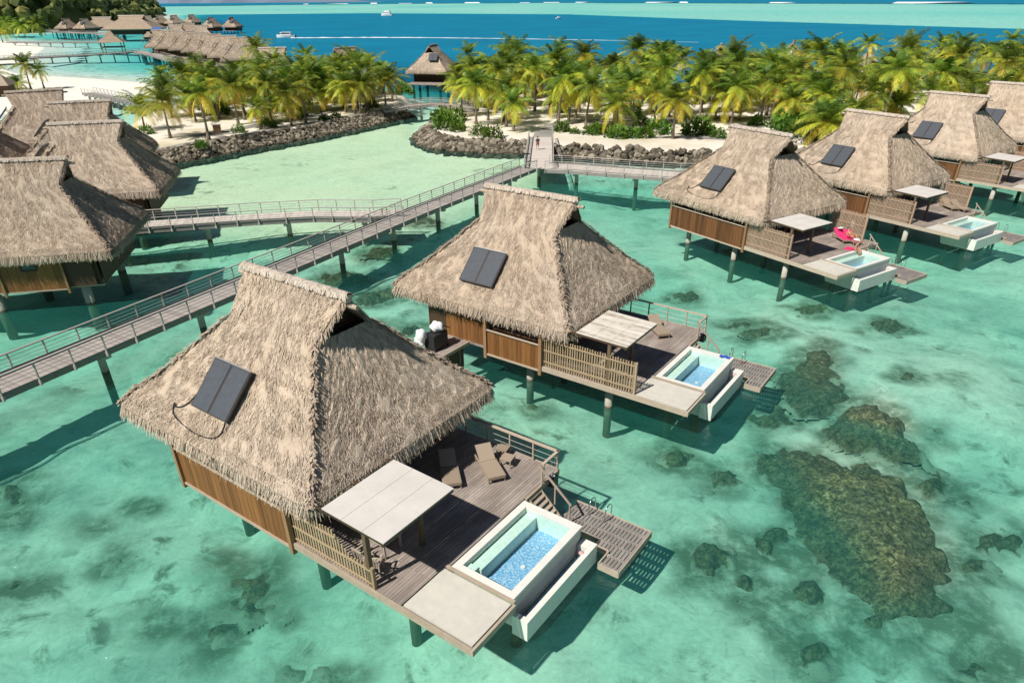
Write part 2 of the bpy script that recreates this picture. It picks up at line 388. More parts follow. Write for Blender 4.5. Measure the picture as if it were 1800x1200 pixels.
EAST = [(-14,121),(-12,115),(-9,111.2),(-3.5,109.2),(2.5,108.4),(7,106),(12,103.6),(20,101.2),(28,100),(45,102),(72,106),(100,116),(150,132),(230,160),(230,205),(125,190),(75,182),(42,178),(12,175),(-5,173),(-11,160),(-13,140)]
BEACH1 = [(-260,330),(-205,290),(-163,243),(-146,233),(-127,223),(-99,206),(-92,188),(-92,176),(-100,166),(-112,150),(-180,150),(-330,250)]
BEACH2 = [(-420,560),(-330,480),(-268,424),(-240,389),(-216,342),(-189,287),(-215,270),(-320,330),(-430,420)]
HILL = [(-373,560),(-300,640),(-330,760),(-540,1240),(-600,1420),(-760,1450),(-900,1000),(-640,520),(-480,480)]
SHALLOW = [(-60,72),(-40,70.5),(-24,69),(-14,69),(2.5,92),(3,103),(-13,109),(-20,143),(-34,121),(-49,97),(-60,85)]
def depth_blue(X, Y):
    d = np.full(X.shape, 1.95)
    d -= .10*sstep(14, 30, X)*sstep(90, 60, Y)
    d += .75*(vnoise(X, Y, 9, 1) - .5) + .45*(vnoise(X, Y, 4, 2) - .5) + .25*(vnoise(X, Y, 1.7, 9) - .5)
    s = sdf(SHALLOW, X, Y); d = d*sstep(-3, 9, s) + (.55 + .22*vnoise(X, Y, 7, 3))*(1 - sstep(-3, 9, s))
    d += .5*sstep(0, 8, X)*sstep(76, 84, Y)*sstep(112, 100, Y)
    left = sstep(-.37, -.47, X / np.maximum(Y, 1))
    deep = 1.9 + 10*sstep(168, 215, Y)
    lag = 1.5 + 1.6*vnoise(X, Y, 60, 4)
    far = np.interp(X, [-5000,-561,-247,85,225,348,500,900], [1280,1305,1340,1124,766,526,430,200])
    k = sstep(.97, 1.03, Y / far)
    out = (deep*(1-left) + lag*left)
    out = out*(1-k) + (1.05 + .9*vnoise(X, Y, 260, 5)*vnoise(X, Y/3, 160, 6))*k
    reef = np.interp(X, [-9000,-1617,-856,328,1394,2200], [2400,3785,4680,4350,2139,900])
    k2 = sstep(.99, 1.02, Y / reef); out = out*(1-k2) + 40*k2
    g = sstep(150, 190, Y + .25*np.abs(X)*(X < -60)); d = d*(1-g) + out*g
    for poly, slope, base, curve in ((WEST,.10,.35,.008), (EAST,.08,.35,.008), (BEACH1,.026,0,.0005), (BEACH2,.026,0,.0005), (HILL,.05,.2,.001)):
        q = sdf(poly, X, Y); d = np.minimum(d, np.where(q > 0, base + slope*q + curve*q*q, base))
    blue = sstep(130, 200, Y + .3*np.abs(X)*(X < -40))
    return np.maximum(d, .03), blue
WEEDS = [(back(u, v, -.6), r) for u, v, r in ((440,292,3),(530,283,3),(620,275,2),(350,335,4),(690,330,1.5),(870,300,3.5),(610,490,6),(690,500,7),(590,530,5),(680,450,6),(740,400,5),(660,560,5),(300,440,5),(420,430,5),
         (160,118,14),(215,135,16),(270,128,12),(120,128,10),(60,88,20),(90,112,10),(40,1010,3),(280,960,3),(1180,310,4),(1060,310,5),(1100,330,4))]
REEFS = []
def reef_field(X, Y):
    """height of the coral above the sand, and how near coral is"""
    h = np.zeros(X.shape); wd = np.zeros(X.shape)
    for P, hh, sz, sd in REEFS:
        (x0, y0), (x1, y1) = P.min(0) - 3, P.max(0) + 3; k = (X > x0) & (X < x1) & (Y > y0) & (Y < y1)
        if not k.any(): continue
        q = sdf(P, X[k], Y[k]); h[k] = np.maximum(h[k], hh*sstep(.1, -1., q)*(.38 + .62*sstep(.2, -sz*.33, q)))
        wd[k] = np.maximum(wd[k], sstep(1.5, -.2, q + 1.6*(vnoise(X[k], Y[k], 1.3, 40) - .5)))
    return h, wd
_wr = random.Random(77)
for _k in range(230):
    _u, _v = _wr.uniform(0, 1800), _wr.uniform(420, 1200)
    _p = back(_u, _v, -1.8); WEEDS.append((_p, _wr.uniform(.4, 1.0) if _u > 1000 else _wr.uniform(.5, 1.5)))
for _k in range(120):
    _u, _v = _wr.uniform(1150, 1800), _wr.uniform(560, 1200)
    _p = back(_u, _v, -1.8); WEEDS.append((_p, _wr.uniform(.35, 1.1)))
def grid(name, mat, zf, attrs, ang=82, na=330, radii=None):
    th = np.radians(np.linspace(-ang, ang, na)); r = radii
    A, RR = np.meshgrid(th, r); X, Y = RR*np.sin(A), RR*np.cos(A) - 12
    d, b = depth_blue(X, Y); n, m = X.shape
    me = bpy.data.meshes.new(name); vs = np.stack([X, Y, zf(X, Y, d)], -1).reshape(-1, 3)
    i = np.arange(n*m).reshape(n, m); q = np.stack([i[:-1,:-1], i[1:,:-1], i[1:,1:], i[:-1,1:]], -1).reshape(-1, 4)
    me.from_pydata(vs.tolist(), [], q.tolist()); me.materials.append(mat)
    wd = np.zeros(X.shape); rh, rw = reef_field(X, Y)
    if 'depth' in attrs: d = np.maximum(.25, d - rh)
    if 'weed' in attrs:
        me.attributes.new('reef', 'FLOAT', 'POINT').data.foreach_set('value', rw.reshape(-1).astype(np.float32))
        me.attributes.new('mottle', 'FLOAT', 'POINT').data.foreach_set('value', (.3 + .7*sstep(-2, 8, sdf(SHALLOW, X, Y))).reshape(-1).astype(np.float32))
        for c, r_ in WEEDS:
            kk = (np.abs(X-c.x) < 2.6*r_) & (np.abs(Y-c.y) < 2.6*r_); wd[kk] = np.maximum(wd[kk], np.exp(-((X[kk]-c.x)**2 + (Y[kk]-c.y)**2)/(r_*r_)))
    for k, val in (('depth', d), ('blue', b), ('weed', wd)):
        if k in attrs: me.attributes.new(k, 'FLOAT', 'POINT').data.foreach_set('value', val.reshape(-1).astype(np.float32))
    me.polygons.foreach_set('use_smooth', [True]*len(q)); me.update()
    o = link(name, me); o['kind'] = 'structure'; return o

def land(name, poly, z, mat, edge=2.5, step=1.5, rise=.5, drop=-1.2):
    P = np.array(poly); x0, y0 = P.min(0) - edge*2; x1, y1 = P.max(0) + edge*2
    xs, ys = np.arange(x0, x1, step), np.arange(y0, y1, step); X, Y = np.meshgrid(xs, ys)
    q = sdf(poly, X, Y); h = drop + (z - drop)*sstep(edge, -edge*.4, q) + rise*(vnoise(X, Y, 9, 8) - .3)*sstep(-1, -6, q)
    n, m = X.shape; keep = q < edge*1.2; i = np.arange(n*m).reshape(n, m)
    fq = np.stack([i[:-1,:-1], i[:-1,1:], i[1:,1:], i[1:,:-1]], -1).reshape(-1, 4)
    fq = fq[keep.reshape(-1)[fq].any(1)]
    me = bpy.data.meshes.new(name); me.from_pydata(np.stack([X,Y,h],-1).reshape(-1,3).tolist(), [], fq.tolist())
    me.materials.append(mat); me.polygons.foreach_set('use_smooth', [True]*len(fq)); me.update()
    o = link(name, me); o['kind'] = 'structure'; return o
land('west_islet_sand', WEST, 1.15, M['sand'], 1.6)
land('east_islet_sand', EAST, 1.15, M['sand'], 1.6)
land('beach', BEACH1, .5, M['beach'], 14, 4, .2, -.5)
land('far_beach', BEACH2, .5, M['beach'], 16, 6, .2, -.5)
def ground_z(x, y): return 1.15 + .5*(float(vnoise(np.array([x]), np.array([y]), 9, 8)[0]) - .3)

# wooded hill behind the far villas
def hill_h(X, Y):
    A, B = np.array([-500., 640.]), np.array([-745., 1260.]); e = B - A
    k = np.clip(((X-A[0])*e[0] + (Y-A[1])*e[1])/(e @ e), 0, 1.)
    dd = np.hypot(X - A[0] - k*e[0], Y - A[1] - k*e[1]); rad = 150 + 25*k
    return 62*np.clip(1 - (dd/rad)**2, 0, 1)**.8 * (.8 + .4*vnoise(X, Y, 70, 12)) - 1.5
xs = np.arange(-960, -300, 12.); ys = np.arange(470, 1460, 12.); X, Y = np.meshgrid(xs, ys); Hh = hill_h(X, Y)
me = bpy.data.meshes.new('hill'); n, m = X.shape; i = np.arange(n*m).reshape(n, m)
fq = np.stack([i[:-1,:-1], i[:-1,1:], i[1:,1:], i[1:,:-1]], -1).reshape(-1, 4); fq = fq[(Hh.reshape(-1)[fq] > -1.4).any(1)]
me.from_pydata(np.stack([X,Y,Hh],-1).reshape(-1,3).tolist(), [], fq.tolist()); me.materials.append(M['hill']); me.update()
link('hill', me)['kind'] = 'structure'
fo = MB(); rg = random.Random(3)
for _ in range(6500):
    x, y = rg.uniform(-960, -300), rg.uniform(470, 1400); h = float(hill_h(np.array([x]), np.array([y]))[0])
    if h < .5 or x < -.80*y - 40: continue
    s = rg.uniform(4.5, 8.0); t0 = rg.random()**1.3*.75
    for _k in range(4):
        fo.blob((x + rg.uniform(-.6,.6)*s, y + rg.uniform(-.6,.6)*s, h + s*rg.uniform(.3, 1.05)), s*rg.uniform(.45, .8), 1, .35, min(1, t0 + rg.uniform(0,.25)), rg)
tag(fo.build('hillside_forest', M['forest']), 'dense dark green forest covering the far hill', 'forest', kind='stuff')
# far island on the horizon at the left
fh = MB(); pts = []
for k in range(26):
    x = -4200 + k*110; pts.append((x, 60 + 190*math.exp(-((k-6)/5)**2) + 40*math.sin(k*1.3) * math.exp(-((k-8)/9)**2)))
for k in range(25):
    (xa, ha), (xb, hb) = pts[k], pts[k+1]; ha *= min(1, (25-k)/10); hb *= min(1, (24-k)/10)
    fh.add([(xa,8200,-2),(xb,8200,-2),(xb,8900,hb),(xa,8900,ha),(xb,9600,-2),(xa,9600,-2)], [(0,1,2,3),(3,2,4,5)])
fh.build('far_hills', M['far_hill'], smooth=True)['kind'] = 'structure'
# breakers along the outer reef
sf = MB(); rg = random.Random(5)
RX, RY = [-2600,-1617,-856,328,1394,2200], [3000,3785,4680,4350,2139,900]
x = -1500.
while x < 1900:
    L = rg.uniform(20, 130); y = float(np.interp(x, RX, RY))
    if rg.random() < .55:
        y2 = float(np.interp(x+L, RX, RY)); hgt = rg.uniform(1.5, 4.2)
        sf.add([(x,y-9,-.3),(x+L,y2-9,-.3),(x+L*.9,y2,hgt),(x+L*.1,y,hgt),(x+L,y2+9,-.3),(x,y+9,-.3)], [(0,1,2,3),(3,2,4,5),(0,3,5),(1,4,2)])
    x += L + rg.uniform(5, 90)
tag(sf.build('breaking_surf', M['foam']), 'white breakers along the outer reef under the horizon', 'surf', kind='stuff')

# ------------------------------------------------------------------ corals
def coral(poly, label, height, zb=None, step=.16, edge=1.1, rough=.5, seed=0, group=None):
    P = np.array([(p[0], p[1]) for p in poly]); c = P.mean(0)
    if zb is None: zb = -float(depth_blue(np.array([c[0]]), np.array([c[1]]))[0][0]) - .08
    (x0, y0), (x1, y1) = P.min(0) - 1, P.max(0) + 1
    X, Y = np.meshgrid(np.arange(x0, x1, step), np.arange(y0, y1, step))
    REEFS.append((P, height, min(np.ptp(P[:,0]), np.ptp(P[:,1])), seed))
    q = sdf(P, X, Y) + .9*edge*(vnoise(X, Y, .9, 20+seed) - .5) + .5*edge*(vnoise(X, Y, .35, 21+seed) - .5)
    sz = min(x1-x0, y1-y0)
    k = sstep(.1, -edge, q); dome = sstep(.2, -sz*.33, q)
    bumps = .5*vnoise(X, Y, .55, 22+seed) + .35*vnoise(X, Y, .27, 23+seed) + .5*vnoise(X, Y, 1.6, 24+seed)
    h = zb + k*(height*(.38 + .62*dome)) + k*rough*(bumps - .5)
    h = np.minimum(h, -.12)
    n, m = X.shape; i = np.arange(n*m).reshape(n, m); keep = q < .12
    fq = np.stack([i[:-1,:-1], i[:-1,1:], i[1:,1:], i[1:,:-1]], -1).reshape(-1, 4); fq = fq[keep.reshape(-1)[fq].all(1)]
    us = np.unique(fq); mp = np.full(n*m, -1); mp[us] = np.arange(len(us))
    vs = np.stack([X,Y,h],-1).reshape(-1,3)[us]
    me = bpy.data.meshes.new('coral_head'); me.from_pydata(vs.tolist(), [], mp[fq].tolist()); me.materials.append(M['coral'])
    qq = sdf(P, vs[:,0], vs[:,1]); me.attributes.new('edge', 'FLOAT', 'POINT').data.foreach_set('value', sstep(.25, -edge*1.1, qq).astype(np.float32))
    hv = np.clip((vs[:,2] - zb)/max(1.7, height)*1.15 - .45 + .75*(vnoise(vs[:,0], vs[:,1], 1.1, 30) - .5), 0, 1)
    me.attributes.new('height', 'FLOAT', 'POINT').data.foreach_set('value', hv.astype(np.float32))
    me.polygons.foreach_set('use_smooth', [True]*len(fq)); me.update()
    return tag(link('coral_head', me), label, 'coral', group)
c8 = lambda l: [back(1140 + x/1.8758, 560 + y/1.8758, -1.5) for x, y in l]
coral(c8([(340,440),(420,400),(560,405),(640,440),(740,460),(800,490),(870,520),(900,570),(960,600),(970,700),(1030,760),(1050,860),(1020,900),(1090,1010),(1000,980),(880,1040),(740,1040),(670,1040),(650,880),(560,780),(480,680),(430,600),(420,540),(350,480)]),
      'largest coral mound, broad brown and yellow-topped, filling the lagoon at right', 1.1, rough=.5, seed=1)
coral(c8([(560,345),(640,300),(740,265),(850,330),(900,420),(925,470),(840,470),(740,440),(640,425),(590,400)]), 'rounded brown coral mound just above the largest mound', 1.2, rough=.5, seed=2)
coral(c8([(410,190),(500,110),(590,70),(640,150),(630,180),(690,250),(600,320),(500,320),(450,270),(420,210)]), 'flat dark olive coral patch off the corner of the second villa\'s swim platform', .7, rough=.3, seed=3)
def ell(cx, cy, rx, ry, sx, ox, oy, n=18, seed=0, z=-1.8):
    rr = random.Random(seed); ks = [rr.uniform(.72, 1.12) for _ in range(n)]
    return [back(ox + (cx + rx*ks[k]*math.cos(2*math.pi*k/n))/sx, oy + (cy + ry*ks[k]*math.sin(2*math.pi*k/n))/sx, z) for k in range(n)]
for j, (cx, cy, rx, ry, h, lab) in enumerate([
    (100,455,62,36,.8,'small round coral head left of the largest mound, farthest from it'),
    (250,512,60,40,.9,'small round coral head close to the left tip of the largest mound'),
    (410,715,75,48,.8,'oval coral head beside the left flank of the largest mound'),
    (205,795,78,64,1.0,'olive coral head with a paler top, lower left of the largest mound'),
    (318,880,50,66,.7,'long dark coral head below the olive paler-topped one'),
    (530,892,72,58,.8,'coral head touching the lower left flank of the largest mound'),
    (550,1085,66,56,.7,'dark coral head below the largest mound at the bottom of the picture'),
    (1085,1140,92,52,.8,'wide coral head in the bottom right corner'),
    (1070,812,62,40,.7,'coral head off the right flank of the largest mound'),
    (1190,722,76,46,.8,'coral head at the right edge of the picture beside the largest mound'),
    (935,535,68,48,.7,'coral head against the upper right flank of the largest mound'),
    (845,205,36,22,.5,'small coral head between the olive patch and the right edge'),
    (935,380,34,20,.4,'small lone coral head right of the rounded brown mound'),
    (775,28,64,26,.5,'low coral patch upper right beyond the olive patch'),
    (365,62,74,20,.5,'long low coral patch north of the second villa\'s swim platform'),
    (315,25,56,16,.5,'narrow coral patch behind the long low patch near the second villa'),
    (1002,207,24,12,.4,'smallest coral dot on the sand far right'),
    (405,320,95,36,.6,'dark coral patch between the second villa\'s platform and the rounded mound'),
    (1055,592,30,16,.4,'little coral head on the sand right of the largest mound'),
    (400,990,32,20,.4,'little coral head alone on the pale sand at the bottom')]):
    coral(ell(cx, cy, rx*1.08, ry*1.08, 1.8758, 1140, 560, seed=j), lab, h*.75, step=.13, edge=1.0, rough=.24, seed=j)
for j, (cx, cy, rx, ry, h, lab) in enumerate([
    (1235,720,175,135,.75,'broad yellowish coral patch in the water below the front villa\'s fence'),
    (1060,900,120,70,.5,'dark coral tail below the broad yellowish patch at bottom left'),
    (590,552,76,44,.6,'brown oval coral head in the pale water left of the front villa'),
    (755,862,54,38,.5,'small grey coral head left of the dark coral tail'),
    (690,295,52,26,.4,'small coral head near the front villa\'s left wall corner'),
    (490,374,28,14,.4,'tiny coral head alone in the pale water at left'),
    (55,250,90,90,.6,'dark coral head at the left edge of the picture'),
    (60,700,130,66,.4,'wide dark coral patch low at the left edge'),
    (1640,1125,70,52,.5,'right one of two coral heads at the bottom below the cream slab'),
    (1440,1110,66,44,.5,'left one of two coral heads at the bottom below the cream slab')]):
    coral(ell(cx, cy, rx*1.1, ry*1.1, 2.8125, 0, 780, seed=50+j), lab, h*.65, step=.13, edge=1.5, rough=.2, seed=40+j)
for j, (u, v, rx, ry, lab) in enumerate([(1210,518,28,10,'coral patch in the water between the second and third villas, the right one'),(1100,505,20,7,'low coral patch just above the second villa\'s railing'),
    (1425,545,40,9,'coral patch in the open water below the third villa\'s pool'),(1560,575,40,12,'coral patch right of centre below the third villa\'s swim platform'),
    (1280,440,18,6,'small coral patch under the third villa\'s front piles'),(612,492,58,16,'yellow-brown coral patch under the long footbridge, just behind the front villa\'s roof'),(672,452,40,11,'yellow-brown coral patch under the long footbridge, nearer its middle'),(655,530,45,14,'dark coral patch in the channel between the front and second villas'),(745,405,30,8,'coral patch under the long footbridge above the second villa\'s eave'),(720,585,28,12,'dark coral patch left of the linen cart'),(650,575,30,10,'coral patch under the eave left of the second villa'),(690,520,40,14,'dark coral patch between the footbridge and the second villa'),
    (1740,945,40,22,'coral head on the far right edge below the open sand'),(935,725,16,9,'small coral head behind the front villa\'s railing'),(1195,800,34,18,'round coral head right of the front villa\'s swim platform')]):
    coral(ell(u, v, rx, ry, 1, 0, 0, seed=80+j), lab, .55, step=.16, edge=1.0, rough=.3, seed=60+j)

RAD = np.concatenate([np.geomspace(14, 75, 420)[:-1], np.geomspace(75, 60000, 330)])
sea = grid('water', M['water'], lambda X, Y, d: np.zeros(X.shape), ('depth', 'blue'), na=520, radii=RAD)
bed = grid('seabed', M['seabed'], lambda X, Y, d: -d, ('weed',), na=520, radii=RAD)

# ------------------------------------------------------------------ villas (local x runs along the ridge to the lagoon, z=0 at the deck)
DZ = 1.8
RCX, RCY, RA, RB = -1.417, .334, 6.611, 5.511
RL, RR = -4.25, 2.1; GL, GR = -3.75, 1.62
EL, ER = RCX - RA, RCX + RA
PW = [0, .75, 1.53, 2.6, 3.9, 5.511]; PZ = [8.12, 7.30, 6.47, 5.28, 3.93, 2.56]
prof = lambda w_: float(np.interp(w_, PW, PZ))
def xl(w_): return RL + (GL-RL)*w_/1.53 if w_ < 1.53 else GL + (EL - GL)*(w_-1.53)/(RB-1.53)
def xr(w_): return RR + (GR-RR)*w_/1.53 if w_ < 1.53 else GR + (ER - GR)*(w_-1.53)/(RB-1.53)
def rounded(x, y):
    u, v = (x-RCX)/RA, (y-RCY)/RB; c0 = .87
    if abs(u) > c0 and abs(v) > c0:
        du, dv = abs(u)-c0, abs(v)-c0; m = max(du, dv); h = math.hypot(du, dv)
        if h > 1e-6: du, dv = du*m/h, dv*m/h
        u, v = math.copysign(c0+du, u), math.copysign(c0+dv, v)
    return RCX + u*RA, RCY + v*RB
def roof_surface(kind, a, w_):
    p = roof_flat(kind, a, w_); p.x, p.y = rounded(p.x, p.y); return p
def roof_flat(kind, a, w_):
    """kind front/back/left/right; a in 0..1 along the eave; w_ distance from the ridge line"""
    z = prof(w_)
    if kind == 'front': return Vector((xl(w_) + (xr(w_)-xl(w_))*a, RCY - w_, z))
    if kind == 'back': return Vector((xl(w_) + (xr(w_)-xl(w_))*a, RCY + w_, z))
    if kind == 'right': return Vector((xr(w_), RCY - w_ + 2*w_*a, z))
    return Vector((xl(w_), RCY - w_ + 2*w_*a, z))
def shell(mb, lift, nx=34, nw=22, seed=0, amp=.07):
    rr = np.random.RandomState(seed)
    for kind in ('front', 'back', 'left', 'right'):
        w0 = 0 if kind in ('front', 'back') else 1.45
        vs = []; fs = []
        for i in range(nw+1):
            w_ = w0 + (RB-w0)*i/nw
            for j in range(nx+1):
                p = roof_surface(kind, j/nx, max(w_, 1.531) if w0 else w_)
                e = 0 if (j in (0, nx) or i in (0, nw)) else 1
                vs.append((p.x, p.y, p.z + lift + amp*e*(rr.rand()-.5)*2 - .10*(1 - (1 if 0 < j < nx else 0))*(i > nw*.35)*0))
        for i in range(nw):
            for j in range(nx):
                q = (i*(nx+1)+j, i*(nx+1)+j+1, (i+1)*(nx+1)+j+1, (i+1)*(nx+1)+j)
                fs.append(q if kind in ('front', 'left') else q[::-1])
        mb.add(vs, fs, .5)
def roof_base(nx=34, nw=22, seed=0):
    mb = MB(); shell(mb, 0, nx, nw, seed)
    # underside, eave band and the thickness of the gable overhang
    c = [(EL,RCY-RB),(ER,RCY-RB),(ER,RCY+RB),(EL,RCY+RB)]; n = 40
    for k in range(4):
        (xa, ya), (xb, yb) = c[k], c[(k+1) % 4]
        for j in range(n):
            p, q = j/n, (j+1)/n; xa1, ya1, xb1, yb1 = xa+(xb-xa)*p, ya+(yb-ya)*p, xa+(xb-xa)*q, ya+(yb-ya)*q
            (xa1, ya1), (xb1, yb1) = rounded(xa1, ya1), rounded(xb1, yb1); sx, sy = .985, .985; f = lambda x, y: (RCX + (x-RCX)*sx, RCY + (y-RCY)*sy)
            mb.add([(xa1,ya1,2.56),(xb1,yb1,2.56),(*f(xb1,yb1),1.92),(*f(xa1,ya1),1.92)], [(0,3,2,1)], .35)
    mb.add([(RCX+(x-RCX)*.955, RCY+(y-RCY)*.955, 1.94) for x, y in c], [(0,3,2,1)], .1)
    for xe in (RL, RR):
        for sg in (-1, 1):
            for i in range(8):
                wa, wb = 1.53*i/8, 1.53*(i+1)/8
                ex = xl if xe == RL else xr; A, B = (ex(wa), RCY+sg*wa, prof(wa)), (ex(wb), RCY+sg*wb, prof(wb))
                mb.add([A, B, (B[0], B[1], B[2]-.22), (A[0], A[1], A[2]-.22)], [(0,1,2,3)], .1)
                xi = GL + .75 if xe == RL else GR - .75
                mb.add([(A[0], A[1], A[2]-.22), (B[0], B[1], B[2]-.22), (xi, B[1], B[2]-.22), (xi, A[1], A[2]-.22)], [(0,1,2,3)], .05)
    return mb
def straw(mb, n, seed, L=(.09,.20), W=(.016,.036)):
    rr = random.Random(seed)
    area = {'front': 62, 'back': 62, 'left': 30, 'right': 30}; tot = sum(area.values())
    clump = {}
    for kind in area:
        for _ in range(int(n*area[kind]/tot)):
            if kind in ('front', 'back'):
                while True:
                    w_ = rr.uniform(0, RB)
                    if rr.random() < (xr(w_)-xl(w_))/(ER-EL): break
            else: w_ = 1.53 + (RB-1.53)*math.sqrt(rr.random())
            a = rr.random(); p = roof_surface(kind, a, w_); w2 = min(RB+.2, w_ + .4); 
            q = roof_surface(kind, a, w2 if w2 < RB else RB)
            if w_ > RB - .05: continue
            d = (q - p)
            if d.length < .05: continue
            if w_ < 1.53 <= w2: d = Vector((0, d.y, d.z))
            d.normalize()
            tx = Vector((1,0,0)) if kind in ('front', 'back') else Vector((0,1,0))
            nrm = tx.cross(d); nrm = nrm if nrm.z > 0 else -nrm
            yaw = rr.gauss(0, .32); d2 = (d*math.cos(yaw) + tx*math.sin(yaw)).normalized(); t2 = nrm.cross(d2)
            rollv = rr.gauss(0, .28); sd = (t2*math.cos(rollv) + nrm*math.sin(rollv))
            ln = rr.uniform(*L); wd = rr.uniform(*W); lift = rr.uniform(.0, .20)
            key = (kind, int(a*42), int(w_*2.6)); 
            if key not in clump: clump[key] = rr.gauss(0, .13)
            b = p + nrm*rr.uniform(-.02, .05); e = b + d2*ln + nrm*(ln*lift - .03)
            tn = min(1, max(0, rr.betavariate(2.2, 2.0) + clump[key]))
            mb.add([b - sd*wd/2, b + sd*wd/2, e + sd*wd*.3, e - sd*wd*.3], [(0,1,2,3)], tn)
    # fringe hanging from the eave
    c = [((EL,RCY-RB),(ER,RCY-RB),(0,-1)), ((ER,RCY-RB),(ER,RCY+RB),(1,0)), ((ER,RCY+RB),(EL,RCY+RB),(0,1)), ((EL,RCY+RB),(EL,RCY-RB),(-1,0))]
    for (xa,ya),(xb,yb),(nx_,ny_) in c:
        Ln = math.hypot(xb-xa, yb-ya)
        for _ in range(int(n*.032*Ln/12)):
            s_ = rr.random(); x, y = rounded(xa+(xb-xa)*s_, ya+(yb-ya)*s_); row = rr.random()
            b = Vector((x - nx_*(.35*row-.05), y - ny_*(.35*row-.05), 2.46 + .42*row + .03))
            out = rr.uniform(.06, .5); ln = rr.uniform(.36, .66) * (1.2 if rr.random() < .1 else 1)
            d = Vector((nx_*out, ny_*out, -1)); td = Vector((-ny_, nx_, 0)); d = (d + td*rr.gauss(0, .22)).normalized()
            e = b + d*ln; an = rr.gauss(0, .5); sd = (td*math.cos(an) + Vector((nx_, ny_, 0))*math.sin(an)); wd = rr.uniform(.02, .055)
            mb.add([b - sd*wd/2, b + sd*wd/2, e + sd*wd*.25, e - sd*wd*.25], [(0,1,2,3)], min(1, max(0, rr.betavariate(2.4, 1.6))))
    # knots where two slopes meet on the hips
    for kind, a in (('front', 1), ('front', 0), ('back', 1), ('back', 0)):
        for k in range(int(n*.004)):
            w_ = rr.uniform(1.53, RB); p = roof_surface(kind, a, w_)
            dx = 1 if a else -1; dy = -1 if kind == 'front' else 1
            ang = rr.uniform(0, math.pi/2); d = Vector((dx*math.cos(ang), dy*math.sin(ang), -rr.uniform(.3, 1.0))).normalized()
            sd = d.cross(Vector((0,0,1))).normalized(); wd = rr.uniform(.04, .1); b = p + Vector((0,0,.06)); e = b + d*rr.uniform(.2, .42) + Vector((0,0,rr.uniform(0,.1)))
            mb.add([b - sd*wd/2, b + sd*wd/2, e + sd*wd*.4, e - sd*wd*.4], [(0,1,2,3)], rr.random()*.62)
    # shaggy edge of the gable overhang
    for xe, sx in ((RL, -1), (RR, 1)):
        for sg in (-1, 1):
            for k in range(int(n*.0045)):
                w_ = rr.uniform(0, 1.6); b = Vector(((xl if sx < 0 else xr)(min(w_, 1.529)) - sx*rr.uniform(0, .15), RCY + sg*w_, prof(w_) - rr.uniform(0, .2)))
                d = Vector((sx*rr.uniform(.1, .7), sg*rr.uniform(.2, .7), -1)).normalized(); sd = Vector((0,0,1)).cross(d).normalized(); e = b + d*rr.uniform(.15, .38); wd = .06
                mb.add([b - sd*wd/2, b + sd*wd/2, e + sd*.01, e - sd*.01], [(0,1,2,3)], rr.random()*.8)
def ridge_cap(n, seed):
    rr = random.Random(seed); mb = MB(); pts = []; k = 24
    for i in range(k+1): pts.append((RL - .12 + (RR-RL+.24)*i/k, RCY, 8.06 + .03*math.sin(i*1.1) + rr.uniform(-.01, .01) - .1*(abs(i/k*2-1)**6)))
    mb.tube(pts, [.17 + rr.uniform(-.02, .02) for _ in pts], 10, .6)
    for _ in range(n):
        x = rr.uniform(RL-.1, RR+.1); sg = rr.choice((-1, 1)); b = Vector((x, RCY, 8.25)); ln = rr.uniform(.2, .42)
        e = b + Vector((rr.gauss(0, .12), sg*ln*.72, -ln*.62)); m_ = b + (e-b)*.5 + Vector((0, sg*.05, .05)); wd = rr.uniform(.04, .09)
        mb.add([b-Vector((wd/2,0,0)), b+Vector((wd/2,0,0)), m_+Vector((wd/2,0,0)), m_-Vector((wd/2,0,0)), e+Vector((wd/3,0,0)), e-Vector((wd/3,0,0))], [(0,1,2,3),(3,2,4,5)], rr.random())
    return mb
ROOFS = []
for s_ in range(2):
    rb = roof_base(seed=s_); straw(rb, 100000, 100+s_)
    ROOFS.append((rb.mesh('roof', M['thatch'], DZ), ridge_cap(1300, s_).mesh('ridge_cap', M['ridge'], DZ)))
GABLES = []
for xg in (GL + .6, GR - .6):
    gv = MB(); GABLES.append(gv)
    gv.add([(xg, RCY-1.62, 6.40), (xg, RCY+1.62, 6.40), (xg, RCY, 8.0)], [(0,1,2)], .2)
    for k in range(7):
        zz = 6.45 + k*.2; h = (8.0 - zz)/1.6*1.62*.97; sx = .03 if xg > 0 else -.03
        gv.bar((xg+sx, RCY-h, zz), (xg+sx, RCY+h, zz), .04, .07, .5)
GABLES = [g.mesh('gable_screen', M['dark_wall'], DZ) for g in GABLES]
rp = MB().tube([(RL-.55, RCY, 7.72), (RR+.55, RCY, 7.72)], .10, 8); RIDGEPOLE = rp.mesh('ridge_pole', M['beam'], DZ)

